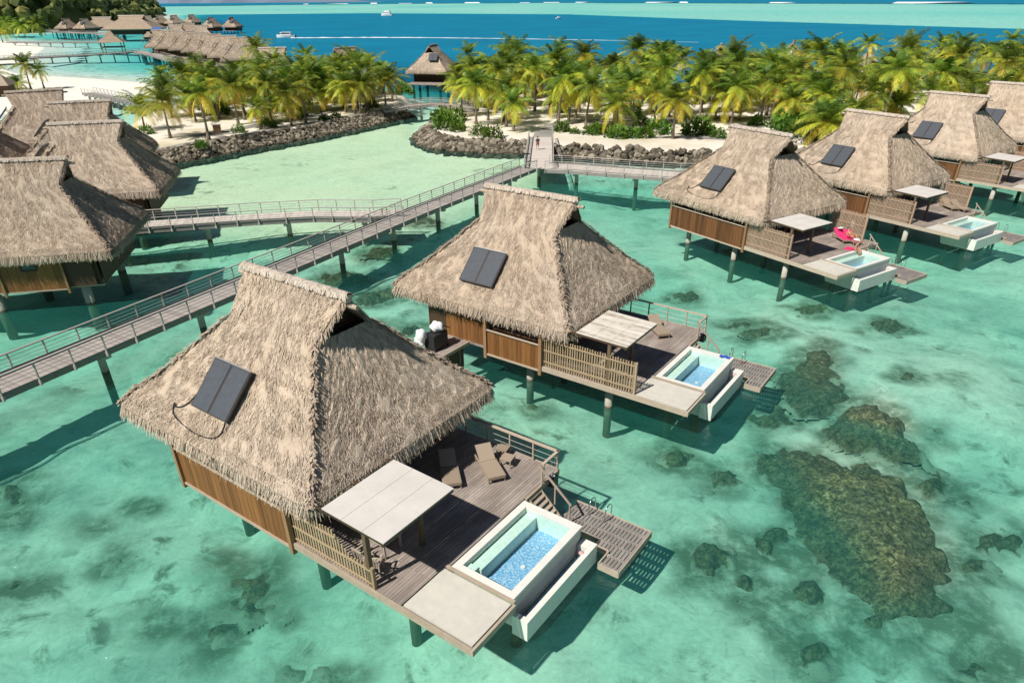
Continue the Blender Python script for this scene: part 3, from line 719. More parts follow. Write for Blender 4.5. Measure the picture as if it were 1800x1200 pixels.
def roof_of(t, var=0):
    r = link('roof', ROOFS[var % 2][0], t); link('ridge_cap', ROOFS[var % 2][1], r); [link('gable_screen', g, r) for g in GABLES]; link('ridge_pole', RIDGEPOLE, r)
    return r
def solar(t, c, ux, uy, wd, ln, hose=True):
    """two flat collectors lying on a slope: c centre, ux across, uy up the slope"""
    c, ux, uy = Vector(c), Vector(ux).normalized(), Vector(uy).normalized(); n = ux.cross(uy).normalized()
    if n.z < 0: n = -n
    o = tag(MB().bar(c - uy*ln/2, c + uy*ln/2, wd, .10, up=n).build('solar_panel', M['frame'], t, DZ))
    for sg in (-1, 1):
        m = MB(); cc = c + ux*sg*wd*.25 + n*.055
        m.bar(cc - uy*(ln/2-.05), cc + uy*(ln/2-.05), wd*.44, .03, up=n); m.build('collector', M['panel'], o, DZ)
    tr = MB(); p = c + uy*(ln/2+.02) + n*.05; tr.bar(p - ux*wd/2, p + ux*wd/2, .06, .10, up=n); tr.build('top_rail', M['steel_frame'], o, DZ)
    lg = MB()
    for sg in (-1, 1):
        p = c + ux*sg*wd*.4; lg.bar(p + uy*ln*.4, p + uy*ln*.4 - n*.35, .06, .06); lg.bar(p - uy*ln*.4, p - uy*ln*.4 - n*.35, .06, .06)
    lg.build('bracket', M['frame'], o, DZ)
    if hose:
        q = [(-wd/2, -ln*.28, .03), (-wd*.62, -ln*.42, -.1), (-wd*.78, -ln*.60, -.14), (-wd*.93, -ln*.66, -.12), (-wd*.97, -ln*.60, -.06), (-wd*.92, -ln*.78, -.12), (-wd*.6, -ln*.88, -.13), (-wd*.1, -ln*.93, -.13), (wd*.30, -ln*.86, -.12), (wd*.44, -ln*.7, -.1), (wd*.46, -ln*.5, 0)]
        cp = [c + ux*a + uy*b + n*e for a, b, e in q]; fine = []
        for i in range(len(cp)-1):
            p0, p1, p2, p3 = cp[max(i-1,0)], cp[i], cp[i+1], cp[min(i+2, len(cp)-1)]
            for k in range(5):
                u = k/5; fine.append(.5*((2*p1) + (p2-p0)*u + (2*p0-5*p1+4*p2-p3)*u*u + (3*p1-p0-3*p2+p3)*u**3))
        fine.append(cp[-1]); MB().tube(fine, .035, 6).build('hose', M['rubber'], o, DZ)
    return o
def stilts(t, pts, r=.28):
    for x, y in pts:
        MB().tube([(x, y, -4.6), (x, y, -.35)], r, 12).build('stilt', M['pile'], t, DZ, True)
def window(t, p, q, z0, z1, nrm, nm='window', div=2, mat='dark_wall'):
    """framed glass on a wall running from p to q, facing nrm"""
    p, q, nv = Vector((*p, 0)), Vector((*q, 0)), Vector((*nrm, 0)); g = MB(); f = MB(); up = Vector((0,0,1))
    a, b = p + nv*.02, q + nv*.02
    g.add([a+up*z0, b+up*z0, b+up*z1, a+up*z1], [(0,1,2,3)])
    for z in (z0, z1): f.bar(p + nv*.05 + up*z, q + nv*.05 + up*z, .09, .09)
    for k in range(div+1):
        x = p + (q-p)*(k/div) + nv*.045; f.bar(x+up*z0, x+up*z1, .08, .08)
    o = g.build(nm, M['glass'], t, DZ); f.build('window_frame', M[mat], o, DZ); return o
def boards(p, q, z0, z1, nrm, bw=.30, th=.05, seed=0):
    m = MB(); rr = random.Random(seed); p, q, nv = Vector((*p,0)), Vector((*q,0)), Vector((*nrm,0)); L = (q-p).length; n = max(2, int(L/bw)); d = (q-p)/n
    for k in range(n):
        a, b = p + d*(k+.02), p + d*(k+.98); th_ = th + rr.uniform(0, .012); vs = []
        for z in (z0, z1):
            for e in (a, b, b + nv*th_, a + nv*th_): vs.append((e.x, e.y, z))
        m.add(vs, [(0,3,2,1),(4,5,6,7),(0,1,5,4),(1,2,6,5),(2,3,7,6),(3,0,4,7)], rr.random())
    return m
def slat_fence(t, p, q, hf, nm='slat_fence', mat='slat', gap=.15, rails=(.25, .95)):
    """upright slats between two rails; hf gives the height along the run"""
    p, q = Vector((*p,0)), Vector((*q,0)); L = (q-p).length; n = int(L/gap); m = MB(); rr = random.Random(int(L*100))
    d = (q-p).normalized(); nv = Vector((d.y, -d.x, 0))
    for k in range(n+1):
        x = p + d*(k*L/n); h = hf(k/n) + rr.uniform(-.03, .03); dx = rr.uniform(-.012, .012)
        m.bar(x - nv*.03 + Vector((0,0,.02)), x - nv*.03 + d*dx + Vector((0,0,h)), .075, .035, rr.random(), up=nv)
    for rz in rails:
        e = [k for k in range(41) if hf(k/40) > rz + .05]
        if e: m.bar(p + d*(L*e[0]/40) - nv*.0 + Vector((0,0,rz)), p + d*(L*e[-1]/40) - nv*.0 + Vector((0,0,rz)), .05, .07, .6)
    o = m.build(nm, M[mat], t, DZ)
    MB().bar(q + Vector((0,0,-.25)), q + Vector((0,0,max(1.0, hf(1)))), .12, .12).build('fence_post', M['slat' if mat == 'slat' else mat], o, DZ)
    return o
def canopy(t, mat='canvas', seams=True):
    x0, x1, y0, y1, za, zb = 5.5, 8.55, -4.95, -1.30, 2.62, 2.56
    zf = lambda x: za + (zb-za)*(x-x0)/(x1-x0)
    m = MB()
    nx, ny = (3, 2); 
    for i in range(nx):
        for j in range(ny):
            xa, xb = x0+(x1-x0)*i/nx + .006, x0+(x1-x0)*(i+1)/nx - .006; ya, yb = y0+(y1-y0)*j/ny + .006, y0+(y1-y0)*(j+1)/ny - .006
            vs = [(xa,ya,zf(xa)),(xb,ya,zf(xb)),(xb,yb,zf(xb)),(xa,yb,zf(xa))]; vs += [(x,y,z+.04) for x,y,z in vs]
            m.add(vs, [(0,3,2,1),(4,5,6,7),(0,1,5,4),(1,2,6,5),(2,3,7,6),(3,0,4,7)])
    o = m.build('canopy', M[mat], t, DZ)
    f = MB()
    for y in (y0+.05, (y0+y1)/2, y1-.05): f.bar((x0-1.4, y, za-.06), (x1-.02, y, zb-.06), .07, .11)
    for x in (x0+.05, x1-.1): f.bar((x, y0, zf(x)-.13), (x, y1, zf(x)-.13), .07, .09)
    f.build('canopy_frame', M['dark_wall'], o, DZ)
    for x, y in ((7.55, -2.2), (7.5, -4.82)):
        MB().bar((x, y, 0), (x, y, 2.44), .17, .17).build('canopy_post', M['cpost'], o, DZ)
    return o
def railing(t, pts, h=1.0, gap=1.25, nm='railing'):
    rl = empty(nm); rl.parent = t
    hr = MB()
    for (a, b) in zip(pts[:-1], pts[1:]):
        A, B = Vector(a), Vector(b); d = (B-A).normalized(); hr.bar(A + Vector((0,0,h)) - d*.05, B + Vector((0,0,h)) + d*.05, .13, .07)
    wr = MB()
    for (a, b) in zip(pts[:-1], pts[1:]):
        A, B = Vector(a), Vector(b); n = max(1, round((B-A).length/gap))
        for k in range(n+1):
            if k == 0 and a != pts[0]: continue
            x = A + (B-A)*k/n; MB().bar(x - Vector((0,0,.15)), x + Vector((0,0,h-.03)), .07, .07).build('railing_post', M['rail'], rl, DZ)
        for z in (.32, .62): wr.tube([A + Vector((0,0,z)), B + Vector((0,0,z))], 0.012, 5)
    hr.build('handrail', M['rail'], rl, DZ); wr.build('rail_cable', M['wire'], rl, DZ)
    return rl
def pool(t, towel=False):
    x0, x1, y0, y1 = 9.22, 12.04, -2.46, 2.27; rw = .30
    m = MB()
    for a in ((x0, x0+rw, y0, y1), (x1-rw, x1, y0, y1), (x0+rw, x1-rw, y0, y0+rw), (x0+rw, x1-rw, y1-rw, y1)):
        m.box(*a, -.13, 0.0)
    p = m.build('plunge_pool', M['pool_rim'], t, DZ)
    w_ = MB()
    # outer walls taper in underneath
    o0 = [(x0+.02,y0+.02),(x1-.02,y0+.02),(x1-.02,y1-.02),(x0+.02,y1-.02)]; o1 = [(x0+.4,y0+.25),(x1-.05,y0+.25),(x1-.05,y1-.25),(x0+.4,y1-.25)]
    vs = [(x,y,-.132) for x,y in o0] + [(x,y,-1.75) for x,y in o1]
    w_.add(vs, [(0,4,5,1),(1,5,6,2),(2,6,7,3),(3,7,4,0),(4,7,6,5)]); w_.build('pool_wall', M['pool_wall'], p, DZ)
    ix0, ix1, iy0, iy1 = x0+rw+.005, x1-rw-.005, y0+rw+.005, y1-rw-.005; fz = -.92
    li = MB(); c = [(ix0,iy0),(ix1,iy0),(ix1,iy1),(ix0,iy1)]
    for k in range(4):
        (ax, ay), (bx, by) = c[k], c[(k+1) % 4]; li.add([(ax,ay,-.13),(bx,by,-.13),(bx,by,fz),(ax,ay,fz)], [(0,1,2,3)])
    li.build('pool_lining', M['pool_tile'], p, DZ)
    MB().add([(ix0,iy0,fz),(ix1,iy0,fz),(ix1,iy1,fz),(ix0,iy1,fz)], [(0,1,2,3)]).build('pool_floor', M['mosaic'], p, DZ)
    b = MB(); b.box(ix0+.004, ix0+.52, iy0+.42, iy1-.004, fz+.004, -.30); b.box(ix0+.004, ix0+.40, iy0+.004, iy0+.416, fz+.004, -.22)
    b.build('pool_bench', M['pool_tile'], p, DZ)
    MB().tube([(ix0+1.35, -.2, fz+.01), (ix0+1.35, -.2, fz+.05)], .10, 12).build('floor_drain', M['white'], p, DZ)
    MB().add([(ix0,iy0,-.15),(ix1,iy0,-.15),(ix1,iy1,-.15),(ix0,iy1,-.15)], [(0,1,2,3)]).build('pool_water', M['pool_water'], p, DZ)
    # overflow trough on the lagoon side
    tx0, tx1 = x1 + .003, 12.70; t_ = MB(); za, zb = -.70, -1.62
    t_.box(tx1-.22, tx1, y0-.1, y1+.12, zb, za); t_.box(tx0, tx1-.223, y0-.1, y0+.12, zb, za); t_.box(tx0, tx1-.223, y1-.32, y1+.12, zb, za)
    t_.box(tx0, tx1-.223, y0+.123, y1-.323, zb, zb+.12)
    t_.build('overflow_trough', M['pool_rim'], p, DZ)
    MB().add([(tx0+.01,y0+.125,-1.02),(tx1-.23,y0+.125,-1.02),(tx1-.23,y1-.325,-1.02),(tx0+.01,y1-.325,-1.02)], [(0,1,2,3)]).build('trough_water', M['pool_water'], p, DZ)
    MB().add([(tx0+.01,y0+.126,-1.32),(tx1-.23,y0+.126,-1.32),(tx1-.23,y1-.326,-1.32),(tx0+.01,y1-.326,-1.32)], [(0,1,2,3)]).build('trough_floor', M['mosaic'], p, DZ)
    MB().blob((12.42, 1.62, -.74), .12, 2, .08, flat=.7).build('overflow_cap', M['pale_pink'], p, DZ, True)
    for (sx, sy) in ((10.0, -1.7), (10.0, 1.6), (11.6, -1.7), (11.6, 1.6)):
        MB().tube([(sx, sy, -4.6), (sx, sy, -1.7)], .22, 10).build('pool_stilt', M['pile'], p, DZ, True)
    return p
def platform(t):
    z = -1.40; o = MB(); rr = random.Random(4); gapx = .165
    x = 10.25
    while x < 13.82:
        yb = 2.14 if x > 12.98 else (3.02 if x > 12.34 else 3.42); y = yb; seg = 0
        while y < 5.02:
            ye = min(5.03, y + .62); o.box(x, x+.128, y + (.012 if y > yb else 0), ye, z-.045, z + rr.uniform(0, .01), rr.random()); y = ye
        x += gapx
    p = o.build('swim_platform', M['grey_wood'], t, DZ)
    f = MB()
    for a, b in (((10.2,5.06),(13.86,5.06)), ((13.86,5.06),(13.86,2.1)), ((13.86,2.1),(12.95,2.1)), ((12.95,2.1),(12.95,2.99)), ((12.95,2.99),(12.3,2.99)), ((12.3,3.38),(10.2,3.38)), ((12.3,2.99),(12.3,3.38))):
        f.bar((*a, z-.11), (*b, z-.11), .055, .30)
    for y in (2.22, 2.80, 3.44, 4.0, 4.6): f.bar((12.98 if y < 3.1 else 10.2, y, z-.10), (13.8, y, z-.10), .13, .17)
    f.build('platform_frame', M['rail'], p, DZ)
    for x_ in (11.12, 11.92):
        pts = []
        for k in range(13):
            a = math.pi*k/12; pts.append((x_, 4.78 - .30*math.cos(a), z + .42 + .34*math.sin(a)))
        MB().tube([(x_, 4.48, z)] + pts + [(x_, 5.08, z - .5)], .028, 6).build('ladder_rail', M['chrome'], p, DZ, True)
    for x_, y in ((11.4, 4.5), (11.4, 3.7)): MB().tube([(x_, y, -4.6), (x_, y, z-.2)], .12, 8).build('platform_stilt', M['pile'], p, DZ, True)
    return p
def stairs(t):
    s = MB(); n = 7
    for k in range(n):
        f = (k+.5)/n; x, z = 9.12 + 1.35*f, -1.4*(k+1)/(n+1); s.box(x-.09, x+.12, 2.62, 3.42, z-.05, z, random.random())
    o = s.build('stairs', M['rail'], t, DZ); st = MB()
    for y in (2.58, 3.46): st.bar((9.05, y, -.06), (10.5, y, -1.45), .05, .22)
    st.build('stair_stringer', M['beam'], o, DZ)
    hr = MB().bar((9.1, 3.55, 1.0), (10.75, 3.55, -.42), .07, .07).build('stair_handrail', M['rail'], o, DZ)
    for x, zt, zb in ((9.25, .87, 0), (9.95, .27, -.7), (10.7, -.38, -1.4)): MB().bar((x, 3.55, zb), (x, 3.55, zt), .06, .06).build('stair_post', M['rail'], o, DZ)
def deck(t, pad='V1'):
    m = MB(); m.prism([(2.9,-4.92),(9.0,-4.92),(9.0,-2.62),(9.16,-2.62),(9.16,4.92),(2.9,4.92)], -.10, 0, .5); m.box(-3.9, 2.896, -4.75, 4.75, -.14, -.01, .5)
    d = m.build('deck', M['deck'], t, DZ)
    e = MB()
    e.bar((3.2,-4.99,-.14),(12.16,-4.99,-.14), .10, .28); e.bar((12.21,-5.04,-.14),(12.21,-2.62,-.14), .10, .26); e.bar((9.0,-2.55,-.01),(12.16,-2.55,-.01), .13, .09)
    e.bar((9.22,2.4,-.14),(9.22,4.98,-.14), .1, .27); e.bar((3.2,4.99,-.14),(9.17,4.99,-.14), .1, .27)
    e.build('deck_edge_beam', M['beam'], d, DZ)
    MB().box(9.06, 12.10, -4.86, -2.68, -.13, -.012 if pad else 0).build('sunbathing_pad', M['pad'], d, DZ)
    j = MB()
    for x in np.arange(3.6, 9, 1.3): j.bar((x,-4.85,-.22),(x,4.85,-.22), .1, .22)
    j.build('joists', M['dark_wall'], d, DZ)
    return d
FRONTWALL = dict(A=-4.1, B=-.6, C=-5.35)
def house(t, x0, kind='A'):
    """timber box under the roof; x0 = left end of the front panel"""
    xl0 = x0 + .06 if kind == 'A' else -5.3; core = MB().box(xl0, 3.30, -4.62, 4.65, -.1, 2.17, .2); wl_ = core.build('wall', M['dark_wall'], t, DZ)
    boards((x0, -4.95), (3.25, -4.95), -.28, 1.30 if kind == 'B' else 1.55, (0,-1), .30, .05, 3).build('wall_panel', M['wall_brown' if kind == 'C' else 'wall'], wl_, DZ)
    for x in (x0, 3.30): MB().bar((x, -5.02, -.55), (x, -5.02, 2.3), .20, .20).build('corner_post', M['post'], wl_, DZ)
    sill = MB(); sill.bar((x0, -5.03, -.30), (3.3, -5.03, -.30), .09, .10); sill.bar((x0, -5.05, 1.30 if kind == 'B' else 1.57), (3.3, -5.05, 1.30 if kind == 'B' else 1.57), .09, .06); sill.build('wall_sill', M['beam'], wl_, DZ)
    boards((xl0-.05, 4.65), (xl0-.05, -4.62), -.2, 2.1, (-1,0), .3, .04, 5).build('wall_panel', M['wall'], wl_, DZ)
    window(wl_, (x0+.4, -4.64), (3.0, -4.64), 1.35 if kind == 'B' else 1.6, 2.1, (0,-1), div=4)
    for y0_, y1_ in ((-4.4,-2.3),(-2.1,0.1),(.3,2.5),(2.7,4.5)):
        window(wl_, (3.31, y0_), (3.31, y1_), .06, 2.1, (1,0), 'sliding_door', 2, 'post')
    return wl_
STILTS = [(-3.7,-4.2),(1.95,-4.45),(7.35,-4.6),(-3.7,4.2),(1.95,4.3),(7.35,4.4),(-3.7,0),(1.95,0)]
def panel_front(t, c=(-1.85, 0, 0), hose=True):
    w_ = 3.62; zc = prof(w_); dz = prof(w_-.5) - prof(w_+.5); up = Vector((0, 1, dz)).normalized(); n = Vector((0,-dz,1)).normalized()
    ctr = Vector((c[0], RCY - w_, zc)) + n*.26
    return solar(t, ctr, (1,0,0), up, 2.42, 2.22, hose)
def panel_end(t, wd=2.3, ln=2.1):
    w_ = 2.7; dz = (prof(w_-.5) - prof(w_+.5))*(RB-1.53)/(GL-EL); up = Vector((1,0,dz)).normalized(); n = Vector((-dz,0,1)).normalized()
    return solar(t, Vector((xl(w_), RCY - 1.3, prof(w_))) + n*.62, (0,-1,0), up, wd, ln, False)
VG = 'overwater villas with plunge pools'
def new_villa(name, q, label, group=None):
    t = empty(name, (q[0], q[1], 0), q[2]); return tag(t, label, 'villa', group)
V1 = new_villa('overwater_villa', (-8.327,25.98,-.624), 'nearest thatched villa, plain cream canopy, hose looped on its roof, two loungers on deck', VG)
V2 = new_villa('overwater_villa', (1.857,40.598,-.619), 'second thatched villa, with long full-height slat fence, streaked canopy and linen cart', VG)
V3 = new_villa('overwater_villa', (22.061,61.809,-.995), 'thatched overwater villa with pink loungers and two people on its deck', VG)
for k, (t, x0, kind) in enumerate(((V1, -4.1, 'A'), (V2, -.6, 'B'), (V3, -5.35, 'C'))):
    roof_of(t, k); house(t, x0, kind); deck(t); stilts(t, [(x + (.9 if k == 0 and y < 0 else 0), y*((.80, .90, .97)[k] if y < 0 else 1)) for x, y in STILTS], .22)
    if k < 2: railing(t, [(4.0, 4.9, 0), (9.2, 4.9, 0), (9.2, 3.75, 0)])
    canopy(t, 'canvas_worn' if k == 1 else 'canvas'); panel_front(t, hose=(k != 1)); pool(t); platform(t); stairs(t)
slat_fence(V1, (3.45,-4.9), (7.72,-4.9), lambda s: 1.72 if s < .55 else (1.72 - (s-.55)/.17*.76 if s < .72 else .96), rails=(.18, .80, 1.45))
slat_fence(V2, (3.45,-4.9), (9.15,-4.9), lambda s: 1.85, rails=(.3, 1.0, 1.62))
slat_fence(V3, (3.45,-4.9), (7.7,-4.9), lambda s: 2.0, mat='slat_red', rails=(.3, 1.0, 1.75), gap=.125)
slat_fence(V3, (4.6,4.75), (7.9,4.75), lambda s: 2.1, 'slat_screen', 'slat_red', rails=(.3, 1.1, 1.9), gap=.125)
# entry walkway of the second villa
ew = MB().box(-3.55, -2.15, -9.2, -4.75, -.10, 0, .5).build('entry_walkway', M['bridge_deck'], V2, DZ)
e_ = MB()
for x in (-3.6, -2.1): e_.bar((x, -9.2, -.09), (x, -4.6, -.09), .09, .20)
e_.build('walkway_beam', M['beam'], ew, DZ)
MB().box(-3.5, -2.2, -8.2, -5.2, -1.5, -.12).build('walkway_support', M['dark_wall'], ew, DZ)
er = MB(); er.bar((-2.1,-4.85,.95),(-2.1,-9.2,.95), .08, .06)
for y in (-9.1,-7.1,-5.0): er.bar((-2.1,y,-.05),(-2.1,y,.92), .06, .06)
MB().bar((-2.2, -5.6, -3.5), (-2.2, -5.6, -.1), .08, .08).build('walkway_post', M['grey_wood'], ew, DZ)
boards((-3.9,-4.66), (-.75,-4.66), -.05, 2.0, (0,-1), .3, .03, 9).build('entry_door', M['wall'], V2, DZ)
# further villas of the same row
def copy_villa(src, q, label, skip=(), group=VG):
    c = copy_tree(src, None, skip); c.location = (q[0], q[1], 0); c.rotation_euler = (0, 0, q[2])
    c['label'] = label; c['group'] = group; return c
V4 = copy_villa(V3, (36.573,71.431,-.984), 'thatched villa just right of the one with pink loungers, two bare loungers on deck')
V5 = copy_villa(V3, (53.228,86.421,-.905), 'thatched villa at the right edge, its pool cut off by the frame')
V6 = copy_villa(V3, (66.96,96.79,-.87), 'rearmost thatched villa in the top right corner, only its roof and solar panel in view')
# villas along the left, facing away
def house_left(t):
    core = MB().box(-5.2, 3.3, -4.55, 4.6, -.1, 2.17, .2); wl_ = core.build('wall', M['dark_wall'], t, DZ)
    boards((-5.2,-4.58), (1.35,-4.58), -.2, 2.15, (0,-1), .55, .07, 3).build('wall_panel', M['wall'], wl_, DZ)
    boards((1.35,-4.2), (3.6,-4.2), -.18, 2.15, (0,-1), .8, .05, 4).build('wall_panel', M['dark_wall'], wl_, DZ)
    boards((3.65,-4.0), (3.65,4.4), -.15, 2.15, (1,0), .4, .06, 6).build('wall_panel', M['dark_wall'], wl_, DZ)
    for x in (-2.9, 1.35): MB().bar((x,-4.68,-.5), (x,-4.68,2.2), .16, .16).build('corner_post', M['post'], wl_, DZ)
    for x0_, x1_ in ((-1.3,-.3), (-3.6,-3.2)):
        window(wl_, (x0_,-4.66), (x1_,-4.66), 1.35, 2.0, (0,-1), div=1)
    sl_ = MB(); sl_.bar((-5.2,-4.62,-.22),(1.4,-4.62,-.22), .12, .1); sl_.bar((1.4,-4.25,-.2),(3.7,-4.25,-.2), .12, .1); sl_.build('wall_sill', M['beam'], wl_, DZ)
    MB().box(-12, -5.25, -4.6, 4.6, -.15, 0, .5).build('deck', M['deck'], t, DZ)
LG = 'overwater villas along the left edge'
L1 = new_villa('overwater_villa', (-35.0,52.2,.20), 'thatched villa cut by the left edge above the footbridge, board walls on white piles', LG)
roof_of(L1, 1); house_left(L1); stilts(L1, [(-3.9,-4.0),(2.1,-3.7),(-3.9,3.6),(2.4,3.6),(-9,-3.5),(-9,3.5)], .33); panel_end(L1)
L2 = copy_villa(L1, (-39.6,70.1,.235), 'thatched villa on the left, second from the footbridge, in front of the rock wall\'s tip', group=LG)
L3 = copy_villa(L1, (-48.8,86.2,.30), 'thatched villa at upper left whose ridge shows just behind the second left villa', group=LG)
L4 = copy_villa(L1, (-61.1,98.2,.55), 'thatched villa at upper left nearest the white beach, its panel at the picture\'s edge', group=LG)
L5 = copy_villa(L1, (-62.5,82.5,.33), 'thatched villa cut off at the far left edge behind the others', group=LG)
# lone villa between the two islets
CG = 'villas beyond the islets'
def face_end(u0, v0, u1, v1, z=3.9):
    """pose of a villa whose left hip's eave corners lie under two pixels"""
    a, b = back(u0, v0, z), back(u1, v1, z); d = (b - a); yaw = math.atan2(d.y, d.x) + math.pi/2
    c, s = math.cos(yaw), math.sin(yaw); mx = (a+b)/2; lx, ly = EL, RCY
    return (mx.x - (c*lx - s*ly), mx.y - (s*lx + c*ly), yaw)
qc = face_end(711, 129, 787, 130)
VC = copy_villa(L1, qc, 'lone thatched villa on stilts in the gap between the islets, panel facing the viewer', group=CG)
for u, v, yaw, lab in ((478,84,.15,'thatched roof above the left end of the west islet\'s palms, beside the tall palm'),(606,84,.9,'thatched roof poking out of the palms in the middle of the west islet'),
        (884,86,1.4,'thatched roof tip behind the palms just right of the lone villa'),(1145,82,1.35,'thatched roof with both slopes showing above the palms in the middle of the east islet'),
        (1268,78,1.3,'pale thatched roof tip at the highest palm of the east islet'),(1395,74,1.2,'thatched roof tip half hidden in palms right of the highest palm')):
    Pz = back(u, v, 9.9); c, s = math.cos(yaw), math.sin(yaw); lx, ly = -1.1, RCY
    copy_villa(L1, (Pz.x - (c*lx - s*ly), Pz.y - (s*lx + c*ly), yaw), lab, group=CG)

# ------------------------------------------------------------------ footbridges
def bridge(name, label, cat, pts, wd=2.2, z=1.9, gap=2.05, pile_gap=7.5, mat='bridge_deck', group=None, detail=True, left=True, right=True, pile_r=.24, board='board'):
    """boardwalk along a centre line with rails on both sides"""
    P = [Vector((p[0], p[1], p[2] if len(p) > 2 else z)) for p in pts]
    t = tag(empty(name, (P[0].x, P[0].y, 0)), label, cat, group); off = Vector((P[0].x, P[0].y, 0))
    P = [p - off for p in P]; side = []
    for i in range(len(P)):
        d0 = (P[i]-P[i-1]).normalized() if i else (P[1]-P[0]).normalized(); d1 = (P[i+1]-P[i]).normalized() if i < len(P)-1 else d0
        b = (d0+d1); b.z = 0; b.normalize(); nrm = Vector((-b.y, b.x, 0)); k = 1/max(.6, abs(nrm.dot(Vector((-d1.y, d1.x, 0)).normalized()))); side.append(nrm*k)
    # deck boards laid across, one mesh per straight run joined into the deck
    dk = MB(); rr = random.Random(len(pts)*7)
    for i in range(len(P)-1):
        a, b = P[i], P[i+1]; L = (b-a).length; n = max(1, int(L/(.16 if detail else 1.2)))
        for k in range(n):
            u, v = k/n, (k+.93)/n if detail else (k+1)/n
            c = []
            for e, zz in ((u, 0), (v, 0)):
                p = a + (b-a)*e; s_ = side[i].lerp(side[i+1], e); c += [p + s_*wd/2, p - s_*wd/2]
            tn = rr.random(); top = [c[0], c[1], c[3], c[2]]
            dk.add([x for x in top] + [x - Vector((0,0,.05)) for x in top], [(0,1,2,3),(7,6,5,4),(0,4,5,1),(1,5,6,2),(2,6,7,3),(3,7,4,0)], tn)
    dk.build('bridge_deck', M[board], t)
    sides = [s for s, on in ((1, left), (-1, right)) if on]
    bm_ = MB()
    for i in range(len(P)-1):
        for sg in (1, -1): bm_.bar(P[i] + side[i]*sg*(wd/2-.06) - Vector((0,0,.24)), P[i+1] + side[i+1]*sg*(wd/2-.06) - Vector((0,0,.24)), .14, .36)
        bm_.bar(P[i] + side[i]*(wd/2+.04) + Vector((0,0,.06)), P[i+1] + side[i+1]*(wd/2+.04) + Vector((0,0,.06)), .07, .20)
    bm_.build('bridge_beam', M['grey_wood'], t)
    for sg in sides:
        hr = MB(); wr = MB(); q = [P[i] + side[i]*sg*(wd/2+.12) for i in range(len(P))]
        for i in range(len(q)-1):
            hr.bar(q[i] + Vector((0,0,1.0)), q[i+1] + Vector((0,0,1.0)), .13, .06)
            for zz in (.3, .52, .75): wr.bar(q[i] + Vector((0,0,zz)), q[i+1] + Vector((0,0,zz)), .028, .028)
        hr.build('handrail', M['bridge_rail'], t); wr.build('rail_cable', M['wire'], t)
        for i in range(len(q)-1):
            L = (q[i+1]-q[i]).length; n = max(1, round(L/gap))
            for k in range(n + (i == len(q)-2)):
                x = q[i] + (q[i+1]-q[i])*k/n
                m = MB(); m.bar(x - Vector((0,0,.42)), x + Vector((0,0,.98)), .075, .075); m.bar(x - Vector((0,0,.40)), x - Vector((0,0,.12)), .13, .13)
                m.build('railing_post', M['bridge_rail'], t)
    acc = pile_gap*.5
    for i in range(len(P)-1):
        L = (P[i+1]-P[i]).length
        while acc < L:
            p = P[i] + (P[i+1]-P[i])*(acc/L); s_ = side[i]
            m = MB(); m.tube([(p.x, p.y, -3.2), (p.x, p.y, p.z-.55)], pile_r, 10)
            m.bar(p - s_*wd*.42 - Vector((0,0,.56)), p + s_*wd*.42 - Vector((0,0,.56)), .36, .30); m.build('pile', M['pile'], t, smooth=False)
            acc += pile_gap
        acc -= L
    return t
def m_board(nm, c):
    t = NT(nm); a = t.attr('tint'); g = t.noise(2.5, 5, .65, t.pos()); l_ = t.noise(.25, 3, .5, t.pos())
    f = t.math('ADD', t.math('MULTIPLY', a, .45), t.math('MULTIPLY', t.math('ADD', g, l_), .28))
    return t.done(t.ramp(f, [(.15, c[0]), (.5, c[1]), (.9, c[2])]), .8, t.bump(g, .2, .01), .2)
M['board'] = m_board('bridge_board', ((.25,.215,.195), (.36,.315,.288), (.47,.42,.385)))
M['pale_board'] = m_board('pale_bridge_board', ((.46,.40,.355), (.60,.535,.475), (.72,.65,.58)))
BG = 'wooden footbridges over the lagoon'
bridge('footbridge', 'longest wooden footbridge, running diagonally from the left edge behind the near villas', 'footbridge',
       [(-44.7,1.2),(-28.27,32.1),(-9.17,67.8),(2.2,87.6)], group=BG)
bridge('footbridge', 'wooden footbridge branching left from the long diagonal one to the left villas', 'footbridge',
       [(-10.6,67.2,1.895),(-13.5,66.6,1.89),(-19.0,66.9,1.89),(-24.2,66.0,1.89),(-35.5,63.2,1.89),(-58,57.5,1.89)], wd=2.7, group=BG, board='pale_board')
bridge('footbridge', 'pale wooden footbridge curving right behind the third villa from the junction by the islet', 'footbridge',
       [(4.6,88.1,1.895),(7.5,87.5,1.89),(12,85.6,1.89),(20,82.6,1.89),(30,82.5,1.89),(44,94,1.89),(60,106,1.89)], wd=3.4, group=BG, board='pale_board')
bridge('footbridge', 'short straight wooden ramp joining the junction to the east islet, person walking on it', 'footbridge',
       [(3.5,87.0,1.90),(4.4,104.0,1.90),(4.7,111.0,1.62)], wd=3.3, group=BG, gap=2.2, board='pale_board')
bridge('arched_bridge', 'gently arched wooden bridge joining the two islets in front of the lone villa', 'footbridge',
       [(-24.5,142,1.6),(-20,143.6,2.1),(-15.5,144.4,2.35),(-11,144,2.1),(-6.5,142.5,1.6)], wd=2.6, group=BG, pile_gap=5)
bridge('boardwalk', 'boardwalk on tall posts left of the west islet, leading to the white beach', 'boardwalk', [(-70,147,1.9),(-88,164,1.9),(-97,172,1.9)], wd=2.4, group=BG, pile_gap=3.2)
bridge('far_pier', 'long pier over the shallow aqua water in front of the far villa row', 'pier',
       [(-205,268,1.9),(-190,281,1.9),(-168,301,1.9),(-156,322,1.9),(-136,296,1.9),(-120,272,1.9),(-79,232,1.9)], wd=4.2, detail=False, gap=4, pile_gap=6, group='far piers')
bridge('far_pier', 'thin pier between the white beach and the thatched hall', 'pier', [(-262,405,2),(-235,400,2),(-205,396,2)], wd=2.6, detail=False, gap=5, pile_gap=7, group='far piers')
